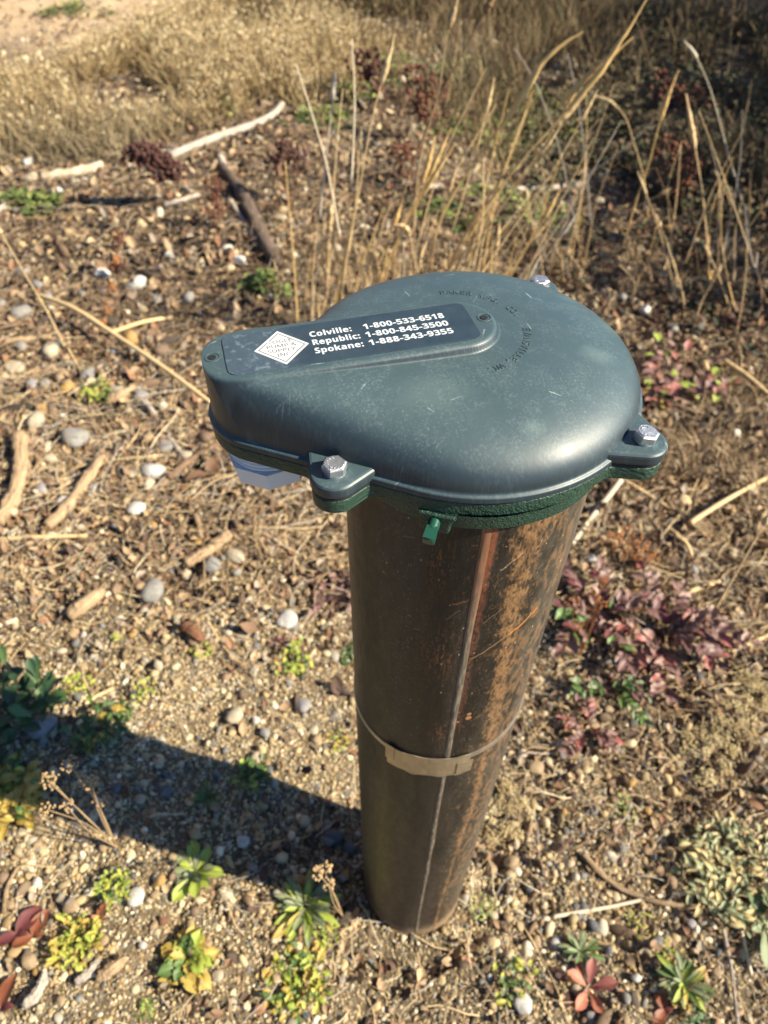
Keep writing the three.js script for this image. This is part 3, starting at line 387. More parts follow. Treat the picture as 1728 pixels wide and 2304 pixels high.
// ---------------------------------------------------------------- gravel: everything smaller
{
  const tones = [[0.40, 0.31, 0.175], [0.34, 0.26, 0.14], [0.46, 0.38, 0.24], [0.52, 0.43, 0.28], [0.28, 0.20, 0.115], [0.40, 0.30, 0.16], [0.33, 0.295, 0.23], [0.15, 0.145, 0.135], [0.38, 0.265, 0.13], [0.60, 0.53, 0.40], [0.20, 0.14, 0.09], [0.44, 0.335, 0.18]];
  const mtx = new THREE.Matrix4(), qt = new THREE.Quaternion(), eu = new THREE.Euler(), lists = SGs.map(() => []);
  const add = (x, z, r) => { if (Math.hypot(x, z) < 0.086 + r * 0.5) return; const y = gh(x, z) + r * R(-0.1, 0.5); eu.set(R(0, 6.3), R(0, 6.3), R(0, 6.3)); qt.setFromEuler(eu); mtx.compose(V(x, y, z), qt, V(r * R(0.8, 1.3), r * R(0.75, 1.1), r)); const c = pick(tones), k = R(0.55, 1.25); lists[Math.floor(rnd() * lists.length)].push([mtx.clone(), lin([c[0] * k, c[1] * k, c[2] * k])]); };
  const field = (n, x0, x1, z0, z1, r0, r1, pw, keepF) => { for (let i = 0; i < n; i++) { const x = R(x0, x1), z = R(z0, z1); if (rnd() > keepF(x, z)) continue; add(x, z, mix(r0, r1, Math.pow(rnd(), pw))); } };
  const bare = (x, z) => 0.10 + 0.90 * (1 - litterAt(x, z)), spots = (x, z) => sst(0.44, 0.62, fbm(x * 5, z * 5, 3, 77));
  field(150000, -1.05, 0.85, -0.75, 0.40, 0.0013, 0.0032, 1.5, (x, z) => bare(x, z));
  field(52000, -1.15, 0.95, -1.0, 0.40, 0.0028, 0.0052, 1.8, (x, z) => bare(x, z) * (0.25 + 0.75 * spots(x, z)));
  field(12000, -1.3, 1.0, -1.2, 0.40, 0.0050, 0.0088, 2.4, (x, z) => bare(x, z) * (0.2 + 0.8 * spots(x + 3, z)));
  field(3000, -1.3, 1.0, -1.2, 0.40, 0.0075, 0.0125, 2.2, (x, z) => 0.15 + 0.85 * spots(x + 8, z));
  field(20000, -2.2, 1.6, -2.9, -0.9, 0.0035, 0.010, 2.4, (x, z) => 0.2 + 0.6 * bare(x, z));
  field(4600, -2.6, 1.7, -3.6, -0.9, 0.008, 0.020, 2.6, (x, z) => 0.3 + 0.5 * spots(x, z));
  field(30000, -4.5, 3.5, -5.5, 2.2, 0.006, 0.018, 2.4, (x, z) => (x > -1.25 && x < 0.95 && z > -1.1 && z < 0.4 ? 0 : 0.35 + 0.5 * bare(x, z)));
  field(26000, -2.6, 2.2, -1.2, 1.6, 0.0028, 0.006, 1.8, (x, z) => (x > -1.1 && x < 0.9 && z > -0.9 && z < 0.4 ? 0 : bare(x, z)));
  const gm = new THREE.MeshStandardMaterial({ roughness: 0.82 });
  lists.forEach((l, i) => stuffInst(numbered('gravel'), SGs[i], gm, l, 'fine mixed gravel and coarse sand covering the ground around the pipe', 'gravel'));
}

// ---------------------------------------------------------------- leaves and plants
// a leaf of length 1 along +z, folded along its midrib and curled down; wid = half width
function leafGeo(wid, { curl = 0.4, fold = 0.35, lobes = 0, lobeAmp = 0.25, n = 7, taper = 0.9, tip = 0.85, wave = 0.1, k = 0 } = {}) {
  const P = [], U = [], I = [];
  for (let i = 0; i <= n; i++) {
    const t = i / n, ang = curl * t * t * 1.4, z = t * Math.cos(ang * 0.7), y = -curl * t * t * 0.75 + 0.18 * t; let w = wid * Math.pow(Math.sin(Math.PI * Math.pow(clamp(t * 0.97 + 0.03), tip)), taper);
    if (lobes) w *= 1 - lobeAmp + lobeAmp * Math.cos(t * lobes * 2 * Math.PI);
    for (const s of [-1, -0.5, 0, 0.5, 1]) { const e = Math.abs(s); P.push(s * w, y + fold * w * e + wave * wid * e * (vn(t * 6 + k * 3, s * 2 + k) - 0.5) * 2, z + 0.03 * e * (hash(i, k, s > 0 ? 1 : 2) - 0.5)); U.push(s * 0.5 + 0.5, t); }
  }
  for (let i = 0; i < n; i++) for (let j = 0; j < 4; j++) { const a = i * 5 + j, b = a + 5; I.push(a, b, a + 1, a + 1, b, b + 1); }
  const g = new THREE.BufferGeometry(); g.setAttribute('position', new THREE.Float32BufferAttribute(P, 3)); g.setAttribute('uv', new THREE.Float32BufferAttribute(U, 2)); g.setIndex(I); g.computeVertexNormals(); return g;
}
const leafT = texData(128, 128, (u, v) => { const m = Math.abs(u - 0.5) * 2, vein = sst(0.10, 0.0, m) * 0.5 + sst(0.06, 0.0, Math.abs(((v * 7 + m * 1.6) % 1) - 0.5)) * 0.25, a = fbm(u * 7, v * 7, 4, 3); const k = 0.72 + 0.4 * (a - 0.5) + 0.3 * vein; return [k, k, k * 0.95]; }, true);
const leafMats = {};
function LM(c, tr = 0.25, rough = 0.6) { const id = c.join() + tr + rough; return leafMats[id] ??= new THREE.MeshPhysicalMaterial({ map: leafT, color: lin([c[0] * 1.5, c[1] * 1.5, c[2] * 1.5]), roughness: rough, transmission: tr, thickness: 0, side: THREE.DoubleSide }); }
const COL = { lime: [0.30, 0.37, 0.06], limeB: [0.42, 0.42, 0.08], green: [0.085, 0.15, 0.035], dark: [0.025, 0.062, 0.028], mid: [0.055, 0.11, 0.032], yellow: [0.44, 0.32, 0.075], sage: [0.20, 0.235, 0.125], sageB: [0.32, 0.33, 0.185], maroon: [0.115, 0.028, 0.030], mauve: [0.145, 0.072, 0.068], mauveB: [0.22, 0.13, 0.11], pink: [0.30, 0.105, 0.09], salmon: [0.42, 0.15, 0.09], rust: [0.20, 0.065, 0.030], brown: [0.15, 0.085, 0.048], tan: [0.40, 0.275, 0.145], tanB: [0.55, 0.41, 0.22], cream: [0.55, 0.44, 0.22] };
const LG = { broad: [0, 1, 2].map((k) => leafGeo(0.27, { k, curl: 0.5 })), spoon: [0, 1, 2].map((k) => leafGeo(0.20, { k, curl: 0.3, tip: 1.9, taper: 0.8 })), thin: [0, 1].map((k) => leafGeo(0.095, { k, curl: 0.35, tip: 1.3 })), lobed: [0, 1, 2].map((k) => leafGeo(0.27, { k, curl: 0.5, lobes: 4, n: 10, tip: 1.3, wave: 0.35 })), holly: [0, 1, 2].map((k) => leafGeo(0.29, { k, curl: 0.35, lobes: 5, lobeAmp: 0.1, n: 11, fold: 0.5, wave: 0.3, taper: 0.75 })), fuzzy: [0, 1, 2].map((k) => leafGeo(0.17, { k, curl: 0.75, fold: 0.8, tip: 1.2 })) };
const basis = (q, dir, up, s) => { const z = dir.clone().normalize(), x = V(0, 1, 0).lerp(up, 1).cross(z).normalize(), y = z.clone().cross(x); return new THREE.Matrix4().makeBasis(x.multiplyScalar(s), y.multiplyScalar(s), z.multiplyScalar(s)).setPosition(q); };
function addLeaf(parent, geo, m, q, dir, s, roll = 0) { const l = part('leaf', geo, m, parent), up = V(R(-roll, roll), 1, R(-roll, roll)); l.matrixAutoUpdate = true; basis(q, dir, up, s).decompose(l.position, l.quaternion, l.scale); return l; }
// a low rosette: leaves of several lengths rising from one crown
function rosette(px, py, rad, o) {
  const q = G(px, py, 0.009), r = 1.3 * rad * pxm(q), t = thing(o.name ?? 'weed', q, o.label, o.cat ?? 'weed', o.group);
  const N = Math.round(o.n * (o.spread && o.n < 80 ? 2 : 1));
  for (let i = 0; i < N; i++) {
    const f = i / N, a = i * 2.39996 + R(-0.3, 0.3), el = mix(o.el?.[1] ?? 1.1, o.el?.[0] ?? 0.15, Math.sqrt(f)) + R(-0.15, 0.15), L = r * mix(o.in ?? 0.45, 1, Math.sqrt(f)) * R(0.75, 1.15), c = rnd() < (o.p2 ?? 0) * (f > 0.5 ? 1.6 : 0.4) ? o.c2 : pick(o.c);
    const off = o.spread ? r * o.spread * Math.sqrt(rnd()) : 0, oa = R(0, 6.28);
    addLeaf(t, pick(LG[o.leaf]), LM(COL[c], o.tr ?? 0.25), V(Math.cos(oa) * off, 0.002 + R(0, o.hgt ?? 0.3) * off, Math.sin(oa) * off), V(Math.cos(a) * Math.cos(el), Math.sin(el), Math.sin(a) * Math.cos(el)), off ? L * (o.k ?? 0.35) : L, 0.3);
  }
  return t;
}
const W1 = 'leafy weeds on the gravel';
rosette(265, 2002, 52, { n: 46, leaf: 'lobed', c: ['lime', 'lime', 'green'], c2: 'limeB', p2: 0.3, spread: 0.55, hgt: 0.7, label: 'yellow-green crinkled weed touching a white stone, lower left' });
rosette(178, 2122, 66, { n: 60, leaf: 'lobed', c: ['lime', 'limeB', 'limeB'], c2: 'yellow', p2: 0.3, spread: 0.6, hgt: 0.7, label: 'bushy bright yellow-green weed beside a curled red leaf' });
rosette(443, 1968, 54, { n: 17, leaf: 'spoon', c: ['sage', 'lime', 'sage'], c2: 'lime', p2: 0.2, el: [0.1, 0.7], label: 'pale green star-shaped rosette on gravel just outside the shadow' });
rosette(424, 2161, 66, { n: 30, leaf: 'lobed', c: ['lime', 'green', 'lime'], c2: 'yellow', p2: 0.7, el: [0.15, 1.0], label: 'green weed with yellow outer leaves at the bottom, left of centre' });
rosette(690, 2045, 70, { n: 70, leaf: 'thin', c: ['sage', 'lime', 'sage'], c2: 'yellow', p2: 0.12, el: [0.1, 1.2], label: 'dense grey-green rosette left of the foot of the pipe' });
rosette(738, 2110, 40, { n: 22, leaf: 'lobed', c: ['lime', 'limeB'], c2: 'yellow', p2: 0.2, spread: 0.5, hgt: 0.6, label: 'small yellow-green tuft below the grey-green rosette' });
rosette(672, 2210, 80, { n: 76, leaf: 'lobed', c: ['lime', 'limeB', 'green'], c2: 'yellow', p2: 0.35, spread: 0.65, hgt: 0.6, label: 'wide yellow-green weed at the bottom below the foot of the pipe' });
rosette(574, 1752, 58, { n: 40, leaf: 'spoon', c: ['green', 'mid'], c2: 'lime', p2: 0.2, spread: 0.45, hgt: 0.6, label: 'green weed in the middle of the pipe shadow' });
rosette(470, 1802, 36, { n: 18, leaf: 'thin', c: ['mid', 'green'], el: [0.1, 0.9], label: 'small dark weed in the pipe shadow, left of the larger one' });
rosette(335, 2274, 34, { n: 16, leaf: 'lobed', c: ['green', 'lime'], spread: 0.5, label: 'small green weed at the bottom edge, left of centre' });
rosette(240, 1648, 80, { n: 44, leaf: 'lobed', c: ['green', 'mid', 'mid'], c2: 'yellow', p2: 0.1, spread: 0.6, hgt: 0.7, label: 'green leafy weed at the end of the shadow beside a flat grey stone' });
rosette(190, 1550, 44, { n: 20, leaf: 'lobed', c: ['limeB', 'lime'], spread: 0.5, hgt: 1.2, label: 'bright yellow-green sprig in the sun above the shadow, far left' });
rosette(330, 1566, 38, { n: 16, leaf: 'lobed', c: ['lime', 'lime', 'limeB'], spread: 0.5, hgt: 1.2, label: 'bright green sprig beside an ochre pebble at the shadow edge' });
rosette(665, 1498, 58, { n: 30, leaf: 'lobed', c: ['lime', 'limeB', 'green'], spread: 0.55, hgt: 0.8, label: 'yellow-green weed on gravel just left of the pipe' });
rosette(458, 1476, 34, { n: 14, leaf: 'lobed', c: ['lime', 'limeB'], spread: 0.5, label: 'small yellow-green sprig beside a brown wood chip' });
rosette(268, 1440, 26, { n: 9, leaf: 'broad', c: ['limeB', 'lime'], spread: 0.4, label: 'pair of yellow leaves in the litter at the left' });
rosette(228, 896, 42, { n: 48, leaf: 'lobed', c: ['lime', 'limeB', 'green'], spread: 0.6, hgt: 0.8, name: 'moss_tuft', cat: 'moss', label: 'bright green moss tuft among tan stones left of the cap' });
rosette(765, 1676, 44, { n: 16, leaf: 'lobed', c: ['lime', 'sage', 'limeB'], c2: 'yellow', p2: 0.3, spread: 0.5, label: 'yellow-tipped weed touching the left side of the pipe' });
rosette(790, 1480, 46, { n: 18, leaf: 'broad', c: ['green', 'sage', 'mid'], spread: 0.4, label: 'green leaves tucked behind the left side of the pipe' });
rosette(760, 1350, 74, { n: 22, leaf: 'holly', c: ['mauve', 'mauveB', 'maroon'], spread: 0.7, hgt: 0.5, name: 'purple_leaved_shrub', cat: 'shrub', label: 'purple-leaved seedling behind the left side of the pipe' });
rosette(632, 1458, 40, { n: 6, leaf: 'broad', c: ['maroon'], spread: 0.3, name: 'purple_leaved_shrub', cat: 'shrub', label: 'single dark maroon seedling left of the pipe' });
rosette(38, 1800, 95, { n: 60, leaf: 'broad', c: ['lime', 'green', 'limeB', 'green'], c2: 'yellow', p2: 0.7, spread: 0.55, hgt: 0.5, label: 'sunlit yellow and green leafy weed at the left edge below the shadow' });
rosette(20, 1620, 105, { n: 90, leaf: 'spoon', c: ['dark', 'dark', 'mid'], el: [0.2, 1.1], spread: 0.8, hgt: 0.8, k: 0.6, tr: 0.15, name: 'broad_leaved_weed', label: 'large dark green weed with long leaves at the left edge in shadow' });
rosette(1532, 2215, 56, { n: 34, leaf: 'thin', c: ['sage', 'lime', 'green'], c2: 'yellow', p2: 0.2, el: [0.1, 1.1], label: 'spiky green weed at the bottom right beside the red-leaved weed' });
rosette(1545, 2262, 60, { n: 22, leaf: 'lobed', c: ['green', 'mid', 'mid'], c2: 'yellow', p2: 0.1, spread: 0.6, label: 'dark green weed at the bottom edge on the right' });
rosette(1148, 2214, 62, { n: 26, leaf: 'lobed', c: ['mid', 'sage', 'green'], c2: 'limeB', p2: 0.3, spread: 0.6, label: 'grey-green weed at the bottom, left of the red-leaved weed' });
rosette(1303, 2146, 44, { n: 26, leaf: 'thin', c: ['sage', 'green'], el: [0.1, 1.1], label: 'small grey-green weed above the red-leaved weed' });
rosette(1088, 2048, 40, { n: 22, leaf: 'thin', c: ['sage', 'lime'], el: [0.1, 1.0], spread: 0.5, label: 'small sage green weed near the foot of the pipe on its right' });
rosette(1505, 2140, 34, { n: 14, leaf: 'lobed', c: ['lime', 'yellow'], spread: 0.5, label: 'tiny yellow-green weed below the crooked twig' });
rosette(1440, 2090, 44, { n: 14, leaf: 'thin', c: ['limeB', 'yellow', 'lime'], el: [0.05, 0.5], spread: 0.6, label: 'sparse yellow moss under the long white straw' });
rosette(1400, 1830, 40, { n: 14, leaf: 'lobed', c: ['lime', 'sage'], spread: 0.6, label: 'faint green sprout on the gravel right of the pipe' });
rosette(1320, 2226, 62, { n: 8, leaf: 'spoon', c: ['salmon', 'salmon', 'pink'], c2: 'rust', p2: 0.2, el: [0.15, 0.7], in: 0.6, name: 'red_leaved_weed', label: 'weed with salmon-red leaves at the bottom right' });
rosette(1645, 1975, 108, { n: 300, leaf: 'fuzzy', c: ['sage', 'sageB', 'sageB'], c2: 'cream', p2: 0.3, spread: 0.8, hgt: 0.3, in: 0.3, el: [0.1, 0.9], k: 0.28, name: 'woolly_plant', cat: 'plant', label: 'woolly grey-green plant at the right edge beside a crooked twig' });
rosette(1712, 2080, 80, { n: 9, leaf: 'spoon', c: ['green', 'sage'], el: [0.1, 0.5], label: 'broad green leaves at the right edge below the woolly plant' });
const CUSH = [[1640, 1632, 62, 'cream seed-head cushion plant at the right edge, upper one'], [1590, 1712, 76, 'wider cream seed-head cushion plant right of the pipe, lower one'], [1118, 1830, 72, 'pale yellow dry cushion plant touching the right side of the pipe'], [1690, 1560, 50, 'small cream cushion plant at the very right edge']];
rosette(1530, 880, 92, { n: 46, leaf: 'broad', c: ['pink', 'mauve', 'pink', 'mauveB'], c2: 'lime', p2: 0.12, spread: 0.8, hgt: 0.9, name: 'pink_leaved_plant', cat: 'shrub', label: 'pink-leaved plant just behind the cap on its right' });
rosette(1462, 905, 44, { n: 16, leaf: 'broad', c: ['pink', 'yellow', 'maroon'], spread: 0.7, hgt: 0.9, name: 'pink_leaved_plant', cat: 'shrub', label: 'small red and yellow seedling peeking out at the cap edge' });
// the low holly-like shrub: leaflets in pairs along spreading stems
function holly(px, py, rad, stems, label, cols) {
  const q = G(px, py), r = rad * pxm(q), t = thing('purple_leaved_shrub', q, label, 'shrub');
  for (let s = 0; s < stems; s++) {
    const a = s * 2.4 + R(-0.4, 0.4), L = r * R(0.55, 1.05), h = r * R(0.25, 0.5), pts = [V(0, 0, 0), V(Math.cos(a) * L * 0.45, h * 0.8, Math.sin(a) * L * 0.45), V(Math.cos(a) * L, h * 0.75, Math.sin(a) * L)];
    part('stem', tubeGeo(pts, 0.0016, 0.0008, 8, 5), LM(COL.rust, 0, 0.8), t); const c = new THREE.CatmullRomCurve3(pts);
    for (let i = 0; i < 9; i++) for (const sd of i === 8 ? [0] : [-1, 1]) { const f = mix(0.3, 1, i / 8), p = c.getPointAt(f), d = c.getTangentAt(f), pd = V(-d.z, 0, d.x).multiplyScalar(sd * 1.3); if (rnd() < 0.25) continue; addLeaf(t, pick(LG.holly), LM(COL[pick(cols)], 0.12, 0.52), p, d.clone().add(pd).add(V(0, R(-0.1, 0.5), 0)), r * R(0.15, 0.29), 0.7); }
  }
  return t;
}
holly(1335, 1400, 150, 8, 'low purple holly-like shrub right of the pipe, its upper left part', ['mauve', 'mauveB', 'maroon', 'mauve', 'green']);
holly(1480, 1445, 175, 9, 'low purple holly-like shrub with the largest leaves, right of the pipe', ['mauve', 'mauveB', 'mauve', 'mauveB', 'pink']);
holly(1365, 1560, 110, 6, 'green-leaved shoot of the holly-like shrub, below its purple leaves', ['green', 'sage', 'mid', 'mauve']);
holly(1320, 1650, 95, 5, 'pinkish shoot nearest to the pipe below the holly-like shrub', ['pink', 'mauve', 'mauveB']);
// dry weeds with bunched seed heads
function ballSpray(n, r, br) { const g0 = new THREE.IcosahedronGeometry(1, 1), gs = []; for (let i = 0; i < n; i++) { const g = g0.clone(), d = V(R(-1, 1), R(-1, 1), R(-1, 1)); if (d.length() > 1) d.normalize(); g.scale(br * R(0.7, 1.2), br * R(0.7, 1.2), br * R(0.7, 1.2)); g.translate(d.x * r, d.y * r, d.z * r); gs.push(keep(g)); } return mergeGeometries(gs); }
const P3 = (base, px, py, up = 0) => { // point seen at (px, py) in the upright plane through base that faces the viewer
  const d = dirOf(px, py), n = V(base.x - CAM.p.x, 0, base.z - CAM.p.z).normalize(), t = n.dot(base.clone().sub(CAM.p)) / n.dot(d); return CAM.p.clone().addScaledVector(d, t + up); };
const dryM = { tan: mat(COL.tan, 0.8), gold: mat([0.66, 0.44, 0.17], 0.7), straw: mat([0.62, 0.45, 0.23], 0.7), pale: mat([0.62, 0.53, 0.39], 0.75), grey: mat([0.33, 0.29, 0.25], 0.85), brown: mat([0.21, 0.125, 0.06], 0.85), rust: mat([0.15, 0.058, 0.032], 0.9), orange: mat([0.36, 0.145, 0.045], 0.85), dark: mat([0.075, 0.028, 0.022], 0.9) };
function dryWeed(bpx, bpy, heads, m, hm, label, hr = 0.010, br = 0.0022, lean = 0.25) {
  const b = G(bpx, bpy), t = thing('dry_weed', b, label, 'dry weed'), n = V(CAM.p.x - b.x, 0, CAM.p.z - b.z).normalize();
  heads.forEach(([x, y], i) => { const e = P3(b, x, y).addScaledVector(n, R(-0.02, 0.02)).sub(b); part('stem', tubeGeo([V(0, -0.005, 0), e.clone().multiplyScalar(0.5).add(V(R(-0.01, 0.01), e.length() * 0.08, R(-0.01, 0.01))), e], 0.0010, 0.0006, 8, 5), m, t); const h = part('seed_head', ballSpray(Math.round(16 + 12 * rnd()), hr * R(0.8, 1.2), br), hm, t); h.position.copy(e); });
  return t;
}
for (const [x, y, rp, l] of CUSH) { // domed mats of small pale flower heads
  const q = G(x, y), r = rp * pxm(q), t = thing('cushion_plant', q, l, 'plant'), ms = [mat([0.46, 0.37, 0.18], 0.85), mat([0.54, 0.44, 0.24], 0.85), mat([0.36, 0.27, 0.13], 0.85)];
  for (let i = 0; i < 46; i++) { const a = R(0, 6.28), f = Math.sqrt(rnd()), h = part('flower_head', ballSpray(22, R(0.006, 0.012), R(0.0012, 0.0022)), pick(ms), t); h.position.set(Math.cos(a) * f * r, 0.006 + 0.022 * (1 - f * f) + R(0, 0.006), Math.sin(a) * f * r); h.scale.y = 0.6; }
}
dryWeed(262, 1905, [[158, 1722], [190, 1745], [105, 1745], [122, 1775], [135, 1795], [210, 1780], [225, 1800], [88, 1800]], dryM.tan, dryM.tan, 'dry tan weed with beaded seed heads leaning over the shadow at the lower left', 0.011, 0.0018);
dryWeed(590, 1885, [[562, 1862], [580, 1868], [590, 1878]], dryM.tan, dryM.tan, 'small tan seed head standing in the shadow', 0.008, 0.0022);
dryWeed(772, 2062, [[712, 1930], [728, 1945], [735, 1962]], dryM.tan, dryM.tan, 'dry tan seed stalk beside the grey-green rosette left of the pipe', 0.009, 0.0022);
dryWeed(1302, 1482, [[1366, 1296], [1340, 1330], [1300, 1400], [1352, 1360], [1290, 1352]], dryM.orange, dryM.orange, 'orange-brown dry stalk rising through the purple shrub', 0.012, 0.002);
dryWeed(1440, 1290, [[1411, 1195], [1380, 1215], [1450, 1215], [1420, 1240], [1390, 1250], [1465, 1255], [1435, 1262], [1360, 1238]], dryM.rust, dryM.orange, 'rusty brown dried weed above the purple shrub right of the pipe', 0.020, 0.003);
dryWeed(395, 470, [[312, 335], [330, 352], [352, 345], [365, 362], [385, 372], [406, 385], [345, 380], [300, 360], [380, 395]], dryM.rust, dryM.dark, 'dark maroon dried dock heads in front of the curved grey log', 0.035, 0.008);
dryWeed(488, 520, [[480, 415], [492, 425], [485, 450], [496, 470], [478, 480]], dryM.rust, dryM.rust, 'red-brown dried stalk left of the charred log', 0.022, 0.005);
dryWeed(262, 640, [[268, 530], [262, 560], [270, 585], [255, 600]], dryM.rust, dryM.rust, 'red-brown stalk standing between two white stones on the left', 0.016, 0.004);
dryWeed(224, 742, [[262, 592], [250, 640], [240, 690], [230, 715]], dryM.orange, dryM.orange, 'slender rusty orange stalk above the orange stone', 0.010, 0.003);
dryWeed(655, 470, [[622, 345], [640, 335], [660, 352], [612, 365], [672, 362]], dryM.rust, dryM.dark, 'dark red dried heads at the top of a brown stalk, left of the grass clump', 0.03, 0.007);
dryWeed(1020, 360, [[930, 175], [945, 205], [985, 190], [940, 235], [960, 260]], dryM.rust, dryM.rust, 'rust-brown dried weed behind the tall grass', 0.05, 0.009);
dryWeed(1530, 470, [[1500, 330], [1530, 345], [1560, 365], [1510, 380], [1545, 400], [1525, 425]], dryM.rust, dryM.rust, 'rusty red dried weed behind the tall stalks on the right', 0.045, 0.009);
dryWeed(1590, 330, [[1490, 190], [1520, 205], [1545, 225], [1580, 215]], dryM.rust, dryM.rust, 'dark red dried weed in front of the shaded shrubs, upper right', 0.05, 0.010);
dryWeed(880, 250, [[810, 150], [830, 140], [850, 160], [838, 178]], dryM.rust, dryM.dark, 'dark dried weed head in the upper middle', 0.055, 0.011);
dryWeed(940, 440, [[905, 330], [925, 345], [890, 350], [915, 375]], dryM.rust, dryM.rust, 'brown dried weed left of the long diagonal stalks', 0.035, 0.007);
// ---------------------------------------------------------------- grass stalks
function stalk(parent, base, pxs, r, m, head, o = {}) {  // pxs: photograph points from the tip down to the foot
  const n = V(CAM.p.x - base.x, 0, CAM.p.z - base.z).normalize(), pts = pxs.map(([x, y]) => P3(base, x, y)).reverse(), org = o.local ? base : V(0, 0, 0), dep = o.depth ?? R(-0.05, 0.05);
  const top = pts[pts.length - 1], foot = o.foot ? base.clone() : pts[0].clone(); pts.forEach((q) => q.addScaledVector(n, dep * clamp((q.y - base.y) / 0.6)));
  const all = (foot.distanceTo(pts[0]) > 0.02 ? [foot, ...pts] : pts).map((q) => q.clone().sub(org)); if (all.length < 3) all.splice(1, 0, all[0].clone().lerp(all[1], 0.5).add(V(R(-0.004, 0.004), 0.004, R(-0.004, 0.004))));
  const s = part('stem', tubeGeo(all, r, r * 0.45, 16, 5, 0.15), m, parent);
  if (head) { const c = new THREE.CatmullRomCurve3(all), L = c.getLength(), f0 = 1 - Math.min(0.5, head / L), hp = []; for (let i = 0; i <= 5; i++) hp.push(c.getPointAt(mix(f0, 1, i / 5))); part('seed_head', tubeGeo(hp, r * 2.3, r * 1.3, 18, 7, 0.5, (t) => 0.35 + 0.9 * Math.sin(Math.PI * Math.pow(t, 0.7)) * (0.85 + 0.3 * ((t * 9) % 1))), m, s); }
  return s;
}
{ // left clump behind the cap
  const b = G(800, 772), t = thing('grass_clump', b, 'clump of tall dry tan grass stalks rising behind the cap, left of its centre', 'grass clump');
  const L = [[[[885, 65], [868, 130], [836, 250], [805, 430], [775, 600], [765, 740]], 'straw', 0.10], [[[1012, 280], [985, 340], [945, 430], [900, 530], [840, 690]], 'gold', 0.14], [[[1015, 312], [970, 385], [925, 470], [870, 580], [820, 730]], 'gold', 0.14], [[[912, 385], [880, 470], [845, 570], [800, 740]], 'straw', 0], [[[918, 380], [925, 430], [932, 560], [925, 720]], 'tan', 0], [[[643, 349], [650, 440], [660, 560], [670, 735]], 'gold', 0], [[[718, 469], [710, 540], [704, 620], [702, 735]], 'straw', 0], [[[745, 463], [741, 540], [737, 620], [735, 740]], 'straw', 0.03],
    [[[669, 133], [700, 230], [734, 349], [765, 520]], 'pale', 0], [[[791, 78], [795, 150], [797, 230], [790, 400]], 'pale', 0], [[[755, 156], [746, 240], [735, 335], [720, 480]], 'pale', 0.06], [[[771, 213], [765, 270], [758, 335], [745, 520]], 'straw', 0], [[[812, 272], [806, 330], [804, 400], [785, 560]], 'straw', 0.05], [[[862, 458], [840, 520], [810, 600], [790, 735]], 'gold', 0], [[[886, 506], [912, 512], [926, 545], [930, 640], [920, 740]], 'straw', 0.05], [[[780, 520], [770, 590], [757, 660], [752, 745]], 'gold', 0], [[[700, 560], [690, 630], [684, 740]], 'tan', 0], [[[840, 440], [815, 540], [790, 640], [770, 745]], 'straw', 0], [[[905, 470], [870, 560], [835, 650], [810, 745]], 'gold', 0.06], [[[960, 560], [940, 610], [900, 690], [870, 750]], 'tan', 0], [[[980, 310], [955, 400], [905, 520], [850, 640], [815, 740]], 'gold', 0.12], [[[730, 590], [745, 625], [770, 660], [775, 740]], 'straw', 0], [[[825, 600], [800, 660], [785, 740]], 'pale', 0], [[[720, 640], [716, 690], [722, 745]], 'straw', 0]];
  for (const [pts, m, h] of L) stalk(t, b, pts, R(0.0024, 0.0033), dryM[m], h, { local: true, foot: false });
  for (let i = 0; i < 24; i++) { const x = R(690, 930), l = R(70, 280), dx = R(-40, 55); stalk(t, b, [[x + dx, 735 - l], [x + dx * 0.4, 735 - l * 0.5], [x, 745]], R(0.0016, 0.0030), dryM[pick(['straw', 'gold', 'straw', 'tan', 'pale', 'brown'])], 0, { local: true, depth: R(-0.12, 0.12) }); }
}
